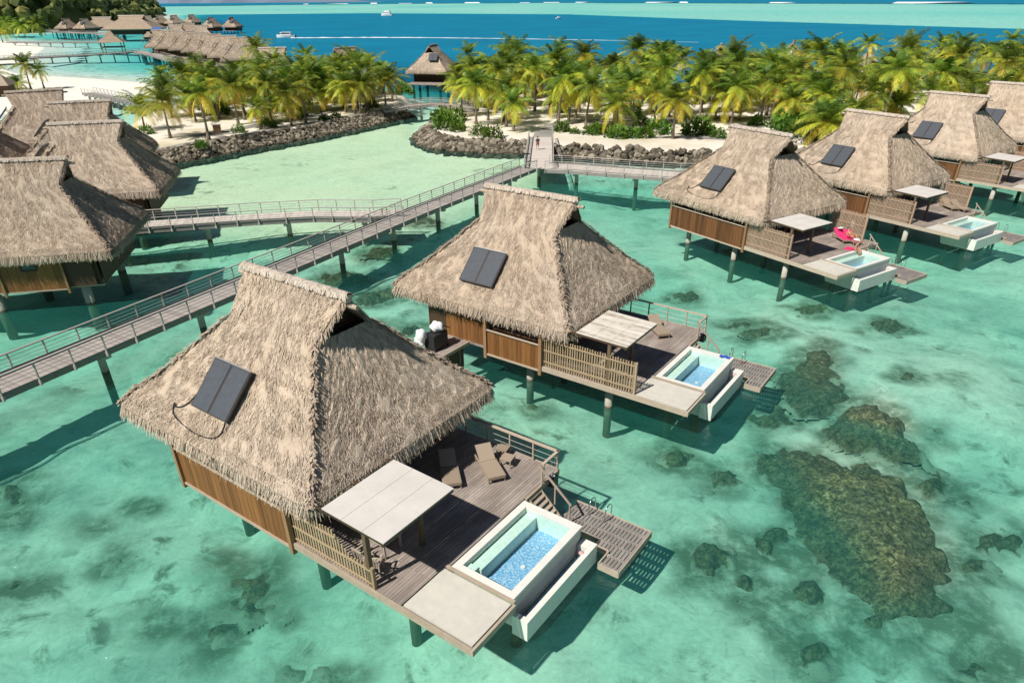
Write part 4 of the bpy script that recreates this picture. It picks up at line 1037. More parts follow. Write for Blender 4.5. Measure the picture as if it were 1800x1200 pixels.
bridge('far_pier', 'farthest pier running under the hill to the thatched hall', 'pier', [(-330,560,2.2),(-290,520,2.2),(-246,500,2.2)], wd=5, detail=False, gap=8, pile_gap=9, group='far piers')

# ------------------------------------------------------------------ rock walls
def rock_wall(label, top, width, n, seed, size=(.45,1.0)):
    """boulders tipped along a shore line, from the water up to the sand"""
    rr = random.Random(seed); mb = MB(); T = [Vector((p[0], p[1], 0)) for p in top]; Ls = [(b-a).length for a, b in zip(T[:-1], T[1:])]; tot = sum(Ls)
    for _ in range(n):
        s_ = rr.random()*tot; i = 0
        while s_ > Ls[i] and i < len(Ls)-1: s_ -= Ls[i]; i += 1
        d = (T[i+1]-T[i]).normalized(); out = Vector((d.y, -d.x, 0)); f = rr.random()
        p = T[i] + d*s_ + out*(f*width - .2); z = 1.45 - 1.95*f + rr.uniform(-.15, .15); r = size[0] + (size[1]-size[0])*rr.random()**1.8; r *=(1 - .2*f if f < .3 else 1)
        mb.blob((p.x, p.y, z), (r*rr.uniform(.8,1.3), r*rr.uniform(.7,1.1), r*rr.uniform(.55,.9)), 1, .22, rr.random(), rr)
    # packed rubble behind the boulders
    for i in range(len(T)-1):
        a, b = T[i], T[i+1]; d = (b-a).normalized(); out = Vector((d.y, -d.x, 0)); k = max(1, int((b-a).length/2))
        for j in range(k):
            p, q = a + (b-a)*j/k, a + (b-a)*(j+1)/k
            mb.add([p - out*.6 + Vector((0,0,1.0)), q - out*.6 + Vector((0,0,1.0)), q + out*width + Vector((0,0,-.8)), p + out*width + Vector((0,0,-.8))], [(0,3,2,1)], .05)
    return tag(mb.build('rock_wall', M['rock']), label, 'rock wall', 'boulder walls of the islets')
rock_wall('long dark boulder wall along the west islet, left of the channel', [(-57,97.5),(-50.3,102.3),(-43.8,111.5),(-35,123),(-24.5,141),(-21.3,147)], 3.4, 3200, 1, (.25,.62))
rock_wall('short boulder wall curving round the point left of the ramp to the east islet', [(-13.6,128),(-13.9,121),(-12,115),(-9,111.4),(-3.5,109.4),(2.5,108.6)], 2.9, 1250, 2, (.28,.72))
rock_wall('boulder wall right of the ramp, behind the pale footbridge', [(6.3,106.3),(12,103.7),(20,101.3),(28,100.1),(45,102.1),(72,106),(100,116),(150,132)], 2.7, 3000, 3, (.28,.72))

# ------------------------------------------------------------------ paths on the islets
def strip(name, pts, wd, mat, z=.012):
    mb = MB(); fine = []
    P = [Vector((x, y, 0)) for x, y in pts]
    for a, b in zip(P[:-1], P[1:]):
        n = max(1, int((b-a).length/1.0)); fine += [a + (b-a)*k/n for k in range(n)]
    fine.append(P[-1]); vs = []
    for i, p in enumerate(fine):
        d = (fine[min(i+1, len(fine)-1)] - fine[max(i-1, 0)]).normalized(); s = Vector((-d.y, d.x, 0))
        for e in (-1, -.33, .33, 1):
            q = p + s*wd/2*e; vs.append((q.x, q.y, ground_z(q.x, q.y) + z + .05))
    mb.add(vs, [(4*i+k, 4*i+k+1, 4*i+5+k, 4*i+4+k) for i in range(len(fine)-1) for k in range(3)], .5)
    o = mb.build(name, mat); o['kind'] = 'structure'; return o
strip('path', [(-58,103),(-52,105.5),(-46,113),(-38.5,124),(-29,139),(-25,143)], 2.4, M['path'])
strip('path', [(-51,116),(-43,126),(-37,140),(-33,152)], 2.2, M['path'])
strip('path', [(4.8,110),(5.6,118),(9,126),(22,130),(40,132),(60,131),(90,140)], 3.0, M['path'])
strip('path', [(8,120),(20,112.5),(32,110),(44,112),(60,117)], 2.2, M['path'])

# ------------------------------------------------------------------ palms
def palm_crown(seed, nf=22, R_=3.1, nl=26):
    rr = random.Random(seed); mb = MB()
    for k in range(nf):
        age = k/(nf-1); az = k*2.39996 + rr.uniform(-.25, .25); el = R(82 - 118*age + rr.uniform(-12, 12)); L = R_*rr.uniform(.82, 1.12)*(.72 if age < .15 else 1)
        droop = rr.uniform(.6, 1.15); n = 9; pts = []; p = Vector((0,0,0)); e = el
        for i in range(n+1):
            pts.append(p.copy()); p = p + Vector((math.cos(az)*math.cos(e), math.sin(az)*math.cos(e), math.sin(e)))*(L/n); e -= droop*R(9)*(.5 + i/n)
            e = max(e, R(-84))
        side = Vector((-math.sin(az), math.cos(az), 0)); tilt = rr.uniform(-.35, .35)
        tb = .16 + .54*age + rr.uniform(-.24, .24) + (.26 if age > .84 else 0); tb = min(.97, max(0, tb))
        for i in range(n):
            w_ = .07*(1 - i/n) + .015; mb.add([pts[i]-side*w_/2, pts[i]+side*w_/2, pts[i+1]+side*w_/2, pts[i+1]-side*w_/2], [(0,1,2,3)], min(1, tb+.15))
        for j in range(nl):
            f = .10 + .9*(j+.5)/nl; i = min(n-1, int(f*n)); a = f*n - i; b = pts[i] + (pts[i+1]-pts[i])*a; d = (pts[i+1]-pts[i]).normalized(); up = side.cross(d).normalized()
            if up.z < 0: up = -up
            ll = .86*math.sin(math.pi*(.12 + .80*f))**.7*(R_/3.5)
            for sg in (-1, 1):
                dn = rr.uniform(.25, .85); v = (side*sg*(1-.15*f) + d*(.45+.4*f) - Vector((0,0,1))*dn*.55 + up*tilt*sg*.5).normalized(); wv = d*rr.uniform(.08, .125)
                m_ = b + v*ll*.55 + up*.03; t_ = b + v*ll - Vector((0,0,ll*.16))
                tn = min(1, max(0, tb + rr.uniform(-.12, .12)))
                mb.add([b - wv*.4, b + wv*.4, m_ + wv*.5, m_ - wv*.5, t_ + wv*.12, t_ - wv*.12], [(0,1,2,3),(3,2,4,5)], tn)
    for k in range(6):
        a = rr.uniform(0, 6.28); mb.blob((.22*math.cos(a), .22*math.sin(a), -.28 + rr.uniform(-.1, .1)), .15, 1, .1, .8, rr)
    return mb.mesh('crown', M['palm'])
CROWNS = [palm_crown(200+i, nf=[25,28,22,27,22,30,26,24][i], R_=[4.1,4.4,3.9,4.6,3.8,4.3,4.0,4.7][i]) for i in range(8)]
def palm_trunk(seed):
    rr = random.Random(seed); pts = []; rs = []; lean = rr.uniform(0, .16); a = rr.uniform(0, 6.28); n = 10
    for i in range(n+1):
        f = i/n; k = lean*(f**1.6); pts.append((k*math.cos(a), k*math.sin(a), f)); rs.append(0)
    mb = MB(); P = [Vector((x, y, z)) for x, y, z in pts]; top = P[-1]
    rad = [.036*(1 + .9*(1-i/n)**6) * (1 - .35*i/n) for i in range(n+1)]
    mb.tube(P, rad, 7); return mb.mesh('trunk', M['trunk'], smooth=True), top
TRUNKS = [palm_trunk(300+i) for i in range(5)]
prng = random.Random(21); PALMS = []
def palm(x, y, h, label, group, s=1.0, z=None):
    gz = ground_z(x, y) - .1 if z is None else z
    t = tag(empty('palm_tree', (x, y, gz), prng.uniform(0, 6.28)), label, 'palm', group)
    me, top = prng.choice(TRUNKS); tr = link('trunk', me, t); k = h; tr.scale = (5.5*(.6+h/18), 5.5*(.6+h/18), k)
    cr = link('crown', prng.choice(CROWNS), t); cr.location = (top.x*tr.scale.x, top.y*tr.scale.y, k); cr.rotation_euler = (prng.uniform(-.14,.14), prng.uniform(-.14,.14), prng.uniform(0, 6.28)); cr.scale = (s, s, s*prng.uniform(.9, 1.1))
    PALMS.append((x, y)); return t
def palm_px(u, v, vtop, label, group, s=1.0):
    """a palm whose foot stands under (u, v) and whose crown centre is at row vtop"""
    p = back(u, v, 1.2); h = height_at(u, vtop, p.y) - 1.2; return palm(p.x, p.y, max(2.2, h), label, group, s)
PW_, PE_ = 'palms of the west islet', 'palms of the east islet'
for a in [(368,247,163,'slender coconut palm at the west islet\'s front, by the long rock wall\'s left half',PW_,1.0),
    (300,243,178,'leaning coconut palm at the left front corner of the west islet',PW_,1.0),(255,228,185,'short coconut palm at the far left tip of the west islet',PW_,.8),
    (420,222,150,'long-trunked coconut palm on the west islet by the wooden bin',PW_,1.1),(458,228,190,'low coconut palm close to the path on the west islet',PW_,.85),
    (528,210,178,'small coconut palm above the middle of the long rock wall',PW_,.8),(476,213,182,'small coconut palm just behind the low one by the path on the west islet',PW_,.8),
    (565,196,160,'coconut palm with yellow lower fronds above the right half of the long rock wall',PW_,.95),(608,196,155,'bright yellow-green coconut palm near the right end of the long rock wall',PW_,.95),
    (634,203,148,'dark-trunked coconut palm nearest the right end of the long rock wall',PW_,1.0),(690,178,135,'coconut palm at the right tip of the west islet beside the lone villa',PW_,1.0)]: palm_px(*a)
for a in [(812,205,150,'slim coconut palm above the left end of the point, by the arched bridge',PE_,1.0),(837,221,150,'coconut palm behind the leafy shrubs on the point',PE_,1.05),
    (903,233,182,'low coconut palm with golden fronds nearest the ramp, left side',PE_,.95),(890,224,160,'coconut palm just behind the golden-fronded one by the ramp',PE_,1.0),
    (981,221,138,'tall coconut palm right of the ramp\'s head',PE_,1.1),(1029,228,150,'coconut palm with spread fronds, second right of the ramp\'s head',PE_,1.15),
    (1084,236,182,'short bushy coconut palm behind the shrubs above the pale footbridge',PE_,.95),(1182,246,176,'dark-crowned coconut palm closest to the right rock wall',PE_,1.05),
    (1272,218,165,'broad coconut palm at the centre of the east islet\'s front row',PE_,1.2),(1300,212,160,'coconut palm touching the broad one in the east islet\'s front row',PE_,1.1),
    (1388,215,165,'broad palm with hanging yellow fronds left of the fourth villa\'s roof',PE_,1.25),(1462,210,160,'coconut palm directly behind the fourth villa\'s ridge',PE_,1.1)]: palm_px(*a)
def inside(poly, x, y, m=0): return float(sdf(poly, np.array([x]), np.array([y]))[0]) < -m
def grove(poly, n, box, hr, label_f, group, mind, cond=lambda x, y: True, m=2.5):
    k = 0; tries = 0
    while k < n and tries < 9000:
        tries += 1; x, y = prng.uniform(box[0], box[1]), prng.uniform(box[2], box[3])
        if not inside(poly, x, y, m) or not cond(x, y) or any((x-a)**2 + (y-b)**2 < mind*mind for a, b in PALMS): continue
        lb = label_f(x, y); palm(x, y, prng.uniform(*hr), lb, group + (' ' + lb[1] if False else ''), prng.uniform(.78, 1.2)); k += 1
grove(WEST, 66, (-72,-22,112,186), (2.6,7.6), lambda x, y: 'coconut palm in the crowded middle and back of the west islet, trunk mostly hidden', 'crowded palms of the west islet', 2.6, lambda x, y: y > 118 - .0*x and (x*.5 + y) > 103)
grove(EAST, 30, (-12,14,124,174), (3.2,9), lambda x, y: 'coconut palm in the cluster behind the point, between lone villa and ramp', 'palms clustered behind the point', 2.6, lambda x, y: not (-2 < x-4.5 < 3 and y < 140))
grove(EAST, 72, (12,70,118,180), (2.8,9), lambda x, y: 'coconut palm in the thick of the east islet\'s grove, trunk hidden by its neighbours', 'crowded palms of the east islet', 2.8)
grove(EAST, 88, (60,180,116,202), (3.2,9.8), lambda x, y: 'coconut palm in the dense belt behind the right-hand villas', 'palms behind the right-hand villas', 3.0)
grove(EAST, 20, (44,125,104,124), (2.8,6.5), lambda x, y: 'coconut palm along the shore just behind the right-hand roofs', 'shore palms behind the right-hand roofs', 2.8, m=1.5)
for u, v, vt, lb, s in ((55,158,112,'yellow-green palm alone on the white beach, the left of two',.95),(78,156,122,'smaller yellow-green palm alone on the white beach, the right of two',.8),(-6,160,128,'palm at the left edge of the picture with hanging fronds by the beach',1.1),(33,160,146,'dark low palm beside the brown hut at the beach',.8)):
    p = back(u, v, .6); palm(p.x, p.y, max(2, height_at(u, vt, p.y)-.6), lb, 'palms on the white beach', s, .5)
p = back(462, 150, 1.0); palm(p.x, p.y, height_at(462, 82, p.y)-1.5, 'tallest palm of the west islet, standing out against the blue sea at its left end', 'palms of the west islet', 1.15)
for k, (u, v, vt) in enumerate(((20,60,40),(45,66,44),(5,74,52),(70,62,46))):
    p = back(u, v, .6); palm(p.x, p.y, 7, 'palm at the foot of the wooded hill by the far beach', 'palms at the foot of the hill', 2.0, .4)

# ------------------------------------------------------------------ shrubs
def shrub_mesh(seed, n=420):
    rr = random.Random(seed); mb = MB()
    for k in range(n):
        while True:
            v = Vector((rr.uniform(-1,1), rr.uniform(-1,1), rr.uniform(0,1)))
            if .35 < v.length < 1.0: break
        v *= 1 + .25*math.sin(v.x*4+seed)*math.cos(v.y*5); d = (v.normalized() + Vector((rr.gauss(0,.5), rr.gauss(0,.5), rr.gauss(.2,.4)))).normalized()
        s = d.cross(Vector((rr.random(), rr.random(), rr.random()))).normalized(); L = rr.uniform(.16,.34); w_ = rr.uniform(.06,.12)
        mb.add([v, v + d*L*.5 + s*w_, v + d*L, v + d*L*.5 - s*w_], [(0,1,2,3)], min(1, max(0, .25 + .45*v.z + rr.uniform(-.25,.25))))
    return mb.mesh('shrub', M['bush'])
SHRUBS = [shrub_mesh(400+i) for i in range(4)]
srng = random.Random(9)
def shrub(u, v, r, label, zs=.9, g='shrubs behind the rock walls'):
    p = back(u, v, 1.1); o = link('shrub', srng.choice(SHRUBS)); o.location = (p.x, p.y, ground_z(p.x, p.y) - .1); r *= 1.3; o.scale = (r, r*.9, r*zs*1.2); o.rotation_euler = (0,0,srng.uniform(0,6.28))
    return tag(o, label, 'shrub', g)
for u, v, r, lb in ((786,228,1.9,'tall leafy green shrub at the left end of the point'),(777,213,1.5,'bright green shrub behind the tall one at the left end of the point'),(803,214,1.6,'yellowish-green shrub on the sand of the point'),
    (843,240,1.25,'left of two dark round shrubs on the point\'s rock wall'),(868,245,1.3,'right of two dark round shrubs on the point\'s rock wall'),(805,232,1.0,'low shrub on the rocks right of the tall leafy one'),
    (987,233,1.1,'round shrub just right of the ramp'),(1010,237,.7,'small thin shrub right of the round one by the ramp'),(1043,238,1.2,'wide low shrub, first of the hedge right of the ramp'),(1060,236,1.0,'shrub in the hedge right of the ramp, second from its left'),
    (1086,244,1.35,'darkest round shrub of the hedge right of the ramp'),(1110,243,1.2,'shrub in the middle of the hedge right of the ramp'),(1134,244,1.2,'bright shrub at the right end of the hedge'),(1152,236,1.7,'tall soft shrub behind the right end of the hedge'),
    (1222,238,1.9,'dark tall shrub left of the third villa\'s roof'),(1242,240,1.3,'paler shrub beside the dark tall one'),(1262,246,1.0,'low bright shrub by the third villa\'s ridge'),(1128,222,1.1,'small dark shrub on the open sand behind the hedge'),
    (1385,240,2.2,'big dark shrub between the third and fourth roofs'),(1405,250,2.0,'dark shrub low between the third and fourth roofs'),(1370,228,1.6,'shrub behind the big dark one between the roofs'),(1475,218,1.7,'dark shrub at the foot of the palm behind the fourth roof'),
    (1560,200,1.6,'shrub on the sand left of the fifth villa\'s ridge'),(256,236,1.0,'round shrub at the left tip of the west islet'),(472,226,1.1,'dark shrub by the path on the west islet'),(420,234,.9,'thin shrub in front of the wooden bin'),
    (357,262,.8,'small plant growing out of the long rock wall'),(570,212,.8,'low shrub on top of the long rock wall'),(592,210,.8,'pale shrub on top of the long rock wall, right of the low one'),(710,168,1.7,'leafy mound at the right tip of the west islet'),
    (985,200,1.3,'shrub among trunks behind the ramp\'s head'),(1330,222,1.2,'shrub among trunks in front of the east grove')): shrub(u, v, r, lb)
# undergrowth deep in the groves
ug = random.Random(31); k = 0
while k < 46:
    x, y = ug.uniform(-70, 150), ug.uniform(130, 196)
    po = WEST if x < -18 else EAST
    if not inside(po, x, y, 3): continue
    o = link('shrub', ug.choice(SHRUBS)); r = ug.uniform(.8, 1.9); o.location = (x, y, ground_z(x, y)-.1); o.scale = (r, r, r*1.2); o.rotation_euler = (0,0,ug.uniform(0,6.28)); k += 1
    tag(o, 'low shrub in the shade deep among the ' + ('west' if x < -18 else 'east') + ' islet\'s palm trunks', 'shrub', 'undergrowth of the ' + ('west' if x < -18 else 'east') + ' islet')

# ------------------------------------------------------------------ far villas and halls
FAR = MB()
def far_roof(mb, rl=.48, hip=.62):
    vs = []; rows = [(0,1.0,rl),(.22,.80,rl*.96),(.24,.78,rl*.86),(.62,.38,.72),(1.0,0,1.0)]
    # w (half depth), z, half length -- a hip roof with a small gable on top
    R_ = [(w_, 2.2 + 5.7*z, l) for w_, z, l in rows]; mb2 = []
    for w_, z, l in R_: vs += [(-6.4*l, -5.4*w_, z), (6.4*l, -5.4*w_, z), (6.4*l, 5.4*w_, z), (-6.4*l, 5.4*w_, z)]
    fs = []
    for i in range(len(R_)-1):
        a, b = 4*i, 4*i+4
        for k in range(4): fs.append((a+k, b+k, b+(k+1) % 4, a+(k+1) % 4))
    n = len(vs); vs += [(x*.97, y*.97, z-.4) for x, y, z in vs[-4:]]
    for k in range(4): fs.append((n-4+k, n+k, n+(k+1) % 4, n-4+(k+1) % 4))
    fs.append((n, n+1, n+2, n+3)); return mb.add(vs, fs, .5)
FROOF = [far_roof(MB(), a).mesh('roof', M['far_thatch'], DZ) for a in (.48, .30)]
FWALL = MB().box(-5, 3.6, -4.3, 4.3, -.2, 2.3, .5).mesh('wall', M['dark_wall'], DZ)
FGABS = [MB().add([(2.95*e,-1.0,6.7),(2.95*e,1.0,6.7),(3.05*e,0,7.75)], [(0,1,2)]).mesh('gable_screen', M['dark_wall'], DZ) for e in (-1, 1)]
FRIDGE = MB().tube([(-3.2,0,7.92),(3.2,0,7.92)], .3, 6).mesh('ridge_cap', M['ridge'], DZ)
FDECK = MB().box(-8.5, 5, -4.6, 4.6, -.3, -.02, .5).mesh('deck', M['bridge_rail'], DZ)
FST = MB().tube([(0,0,-4),(0,0,-.2)], .3, 6).mesh('stilt', M['pile'], DZ)
FPAN = MB().bar((-4.9,-.9,4.72),(-3.7,-.9,6.02), .08, .12).mesh('dummy', M['panel'], DZ)
def far_villa(x, y, yaw, s, label, group, cat='villa', roof=0, panel=True, name='far_villa', sz=1.0, sx=1.0):
    t = tag(empty(name, (x, y, 0), yaw), label, cat, group); t.scale = (s*sx, s, s*sz)
    r = link('roof', FROOF[roof], t)
    if roof == 0: [link('gable_screen', g, r) for g in FGABS]; link('ridge_cap', FRIDGE, r)
    link('wall', FWALL, t); link('deck', FDECK, t)
    for px, py in ((-4.5,-4),(3.2,-4),(-4.5,4),(3.2,4),(-8,-4),(-8,4)): link('stilt', FST, t).location = (px, py, 0)
    if panel:
        m = MB(); c = Vector((-5.05, 0, 4.05)); u_ = Vector((1.75,0,2.0)).normalized(); m.bar(c - u_*1.0, c + u_*1.0, 2.1, .1, up=(-.75,0,.66)); m.build('solar_panel', M['panel'], t, DZ)
    return t
def far_px(u, vr, s, yaw, label, group, **kw):
    """a far villa whose ridge middle lies under (u, vr)"""
    z = (7.95 + 1.8)*s*kw.get('sz', 1.0); p = back(u, vr, z); return far_villa(p.x, p.y, yaw, s, label, group, **kw)
def full_px(u, vr, yaw, label, group):
    P = back(u, vr, 9.9); c, s_ = math.cos(yaw), math.sin(yaw); lx, ly = -1.1, RCY
    copy_villa(L1, (P.x - (c*lx - s_*ly), P.y - (s_*lx + c*ly), yaw), label, group=group)
RG = 'row of villas along the far pier'
for k, (u, v, w_) in enumerate(((422,66,'nearest and rightmost'),(397,63,'second from the right'),(371,60.5,'third from the right'),(348,57.5,'fourth from the right'),(325,55.5,'fifth from the right'),(300,54,'sixth from the right'),(281,53,'leftmost'))):
    full_px(u, v, .35, f'thatched villa in the far row along the long pier, {w_}', RG)
SG = 'villas beyond the far row'
for u, v, s, yaw, lb in ((308,43.5,1.0,.25,'pale-roofed villa just above the left part of the far row'),(330,42,1.0,.25,'pale-roofed villa just above the middle of the far row'),(352,45,1.0,.3,'pale-roofed villa just above the right part of the far row'),
    (258,28,1.0,.9,'far thatched villa right beside the big hall\'s roof'),(280,27,1.0,1.0,'far thatched villa in front of the end of the wooded hill'),(305,27,1.0,1.1,'far thatched villa where the wooded hill meets the sea'),
    (336,26,1.0,1.2,'tallest of the farthest thatched villas, against the deep blue sea'),(370,31,1.0,1.3,'far thatched villa second from the end of the line at sea'),(406,30.5,1.0,1.5,'last thatched villa out at sea at the end of the line'),
    (115,33,1.0,1.3,'leftmost far villa under the wooded hill'),(147,33,1.0,1.3,'second far villa from the left under the wooded hill')):
    full_px(u, v, yaw, lb, SG)
far_px(178, 30.5, 1.1, .2, 'long thatched hall under the wooded hill, left of the big hall', 'far halls', cat='hall', sx=1.9, panel=False, name='thatched_hall', sz=.95)
p = back(230, 67, 0); far_villa(p.x, p.y + 8, .12, 2.5, 'biggest thatched hall at the end of the piers, below the wooded hill', 'far halls', 'hall', 0, False, 'thatched_hall', height_at(228, 27.8, p.y + 8)/(9.75*2.5))
for u, v, yaw, lb in ((1530,88,1.2,'thatched roof inside the palms above the second pool villa from the right'),(1612,98,1.1,'thatched roof inside the palms above the fifth villa'),(1690,112,.5,'long thatched roof at the back of the palms above the right corner'),(1785,108,.9,'thatched roof at the right edge behind the palms')):
    far_px(u, v, .66, yaw, lb, 'small halls among the palms', cat='hall', panel=False, name='thatched_hall')
far_px(260, 56, .52, .3, 'small thatched roof at the right foot of the big hall', 'far halls', cat='pavilion', roof=1, panel=False, name='thatched_pavilion', sz=.9)
# open pavilion on the pier
p = back(201, 90, 0); t = tag(empty('open_pavilion', (p.x, p.y, 0), .3), 'open thatched pavilion with a pointed roof standing over the pier', 'pavilion')
m = MB(); m.add([(-5.6,-5.2,3.7),(5.6,-5.2,3.7),(5.6,5.2,3.7),(-5.6,5.2,3.7),(-.5,0,8.4),(.5,0,8.4),(-2.2,-2.0,6.2),(2.2,-2.0,6.2),(2.2,2.0,6.2),(-2.2,2.0,6.2)], [(0,1,7,6),(1,2,8,7),(2,3,9,8),(3,0,6,9),(6,7,5,4),(7,8,5),(8,9,4,5),(9,6,4),(3,2,1,0)]); m.build('roof', M['far_thatch'], t)
MB().box(-4.6,4.6,-4.2,4.2,1.5,1.9).build('floor', M['grey_wood'], t)
for x, y in ((-4.2,-3.8),(4.2,-3.8),(-4.2,3.8),(4.2,3.8)): MB().bar((x,y,-2.5),(x,y,3.8), .35, .35).build('post', M['post'], t)
p = back(277, 58, 3); aw = tag(empty('parasol', (p.x, p.y, 0), .2), 'blue and white awning at the right foot of the big far hall', 'awning')
MB().add([(-3,-2,5),(3,-2,5),(2.6,2,6.2),(-2.6,2,6.2),(-3,-2,4.4),(3,-2,4.4)], [(0,1,2,3),(4,5,1,0)]).build('canopy', M['sheet_blue'], aw)
for x in (-2.6, 2.6): MB().bar((x,-1.8,0),(x,-1.8,5), .15, .15).build('post', M['white'], aw)
# hut at the left edge of the beach
p = back(4, 172, .5); t = tag(empty('beach_hut', (p.x-4, p.y+3, .4), .3), 'brown-roofed hut at the left edge beside the white beach', 'hut')
MB().add([(-5,-4,2.6),(5,-4,2.6),(5,4,2.6),(-5,4,2.6),(-3,0,4.6),(3,0,4.6)], [(0,1,5,4),(1,2,5),(2,3,4,5),(3,0,4),(3,2,1,0)]).build('roof', M['far_thatch'], t); MB().box(-4.2,4.2,-3.2,3.2,0,2.6).build('wall', M['dark_wall'], t)

# ------------------------------------------------------------------ boats
def hull(mb, L, B, Hh, n=14):
    vs = []
    for i in range(n+1):
        f = i/n; x = -L/2 + L*f; b = B/2*(1 - max(0, (f-.45)/.55)**2.2)*(.9 + .1*min(1, f*4)); sh = Hh*(1 + .35*f*f)
        vs += [(x, -b, sh), (x, -b*.8, .1), (x, 0, -.35 + .35*max(0, f-.7)), (x, b*.8, .1), (x, b, sh)]
    fs = [(i*5+k, i*5+5+k, i*5+6+k, i*5+1+k) for i in range(n) for k in range(4)] + [(0,1,2,3,4)] + [(i*5+4, i*5+9, i*5+5, i*5) for i in range(n)]
    return mb.add(vs, fs)
p = back(503, 66.5, 0); b = tag(empty('motor_boat', (p.x, p.y, 0), math.pi + .03), 'white motor boat speeding left in the blue channel with a long wake', 'boat', 'boats on the lagoon')
hull(MB(), 11.5, 3.6, 1.3).build('hull', M['white'], b); MB().prism([(-3.2,-1.4),(2.0,-1.3),(3.4,-.6),(3.4,.6),(2.0,1.3),(-3.2,1.4)], 1.35, 2.9).build('cabin', M['white'], b)
MB().box(-3.4, 2.2, -1.5, 1.5, 3.0, 3.15).build('cabin_roof', M['white'], b); MB().prism([(-2.9,-1.45),(2.1,-1.35),(3.45,-.62),(3.45,.62),(2.1,1.35),(-2.9,1.45)], 1.95, 2.5).build('window', M['glass'], b)
MB().box(-6.2, -5.6, -.4, .4, .2, 1.5).build('outboard_motor', M['black'], b)
wk = MB(); rr = random.Random(2); q0 = back(512, 68, 0); ends = [(512,67.2),(640,66.5),(760,66.8),(900,68.5),(1050,71),(1240,75)]; wp = [back(u, v, 0) for u, v in ends]; fine = []
for a, c in zip(wp[:-1], wp[1:]): fine += [a + (c-a)*k/16 for k in range(16)]
vs = []
for i, q in enumerate(fine):
    f = i/len(fine); wdt = (1.5*(1-f)**.8 + .30)*rr.uniform(.6, 1.2); vs += [(q.x, q.y-wdt, .03), (q.x, q.y, .06 + .30*(1-f)*rr.uniform(.3, 1.2)), (q.x, q.y+wdt, .03)]
wk.add(vs, [(i*3+k, i*3+3+k, i*3+4+k, i*3+1+k) for i in range(len(fine)-1) for k in (0,1)]); tag(wk.build('boat_wake', M['foam']), 'thin white wake trailing right behind the motor boat', 'wake', kind='stuff')
p = back(680, 28, 0); b2 = tag(empty('yacht', (p.x, p.y, 0), 2.9), 'white yacht moored at the edge of the turquoise shallows', 'boat', 'boats on the lagoon')
hull(MB(), 17, 6, 2.2).build('hull', M['white'], b2); MB().prism([(-6,-2.4),(3,-2.2),(6,-.9),(6,.9),(3,2.2),(-6,2.4)], 2.3, 4.6).build('cabin', M['white'], b2)
MB().prism([(-5,-2),(1.5,-1.8),(3,-.8),(3,.8),(1.5,1.8),(-5,2)], 4.6, 6.3).build('flying_bridge', M['white'], b2); MB().prism([(-5.6,-2.46),(3,-2.26),(6.06,-.95),(6.06,.95),(3,2.26),(-5.6,2.46)], 3.2, 3.9).build('window', M['glass'], b2)
p = back(982, 33.5, 0); b3 = tag(empty('small_boat', (p.x, p.y, 0), .5), 'tiny white boat alone on the deep blue water, right of the yacht', 'boat', 'boats on the lagoon')
hull(MB(), 7, 2.6, 1.0).build('hull', M['white'], b3); MB().box(-1.2, 1.2, -.9, .9, 1.0, 2.3).build('cabin', M['white'], b3)

# ------------------------------------------------------------------ furniture on the decks
def at_villa(q, x, y, z=0):
    c, s = math.cos(q[2]), math.sin(q[2]); return (q[0] + c*x - s*y, q[1] + s*x + c*y, DZ + z)
Q1, Q2, Q3, Q4 = (-8.327,25.98,-.624), (1.857,40.598,-.619), (22.061,61.809,-.995), (36.573,71.431,-.984)
def lounger(q, x, y, ang, label, g, mats=('weave','weave')):
    """sun lounger, foot end towards +x of its own frame"""
    t = tag(empty('sun_lounger', at_villa(q, x, y), q[2] + ang), label, 'sun lounger', g); w_ = .36
    s = MB(); s.add([(-.25,-w_,.36),(1.0,-w_,.36),(1.0,w_,.36),(-.25,w_,.36),(-.25,-w_,.30),(1.0,-w_,.30),(1.0,w_,.30),(-.25,w_,.30)], [(0,1,2,3),(7,6,5,4),(0,4,5,1),(1,5,6,2),(2,6,7,3),(3,7,4,0)]); s.build('seat', M[mats[0]], t)
    b = MB(); b.bar((-.27,0,.345), (-.98,0,.80), 2*w_, .06, up=(.5,0,.86)); b.build('backrest', M[mats[1]], t)
    f = MB()
    for sg in (-1, 1): f.bar((-.95, sg*(w_+.02), .30), (1.02, sg*(w_+.02), .30), .05, .10)
    f.bar((1.0, -w_, .28), (1.0, w_, .28), .05, .14); f.bar((-.6,-w_*.8,.3), (-.8,-w_*.8,.68), .04, .04); f.bar((-.6,w_*.8,.3), (-.8,w_*.8,.68), .04, .04); f.build('frame', M['weave'], t)
    for lx, ly in ((.96,-w_),(.96,w_),(-.88,-w_),(-.88,w_)): MB().bar((lx,ly,0),(lx,ly,.28), .06, .06).build('leg', M['weave'], t)
    return t
lounger(Q1, 6.75, 3.15, math.atan2(-1.32, 1.96), 'woven sun lounger in full sun on the nearest villa\'s deck', 'sun loungers on the front deck')
lounger(Q1, 5.58, 1.78, math.atan2(-1.46, 1.57), 'woven sun lounger half in the roof\'s shade on the nearest villa\'s deck', 'sun loungers on the front deck')
def side_table(q, x, y, ang, label, s=.5, h=.42):
    t = tag(empty('side_table', at_villa(q, x, y), q[2] + ang), label, 'side table', 'side tables on the front deck')
    MB().box(-s/2, s/2, -s/2, s/2, h-.05, h).build('table_top', M['weave'], t)
    for a, b in ((-1,-1),(1,-1),(1,1),(-1,1)): MB().bar((a*s*.44, b*s*.44, 0), (a*s*.44, b*s*.44, h-.05), .05, .05).build('leg', M['weave'], t)
    return t
side_table(Q1, 7.15, 3.95, .2, 'low square table right beside the sunlit lounger', .55)
side_table(Q1, 6.55, 4.45, .2, 'low square table by the railing, half hidden behind the sunlit lounger', .5)
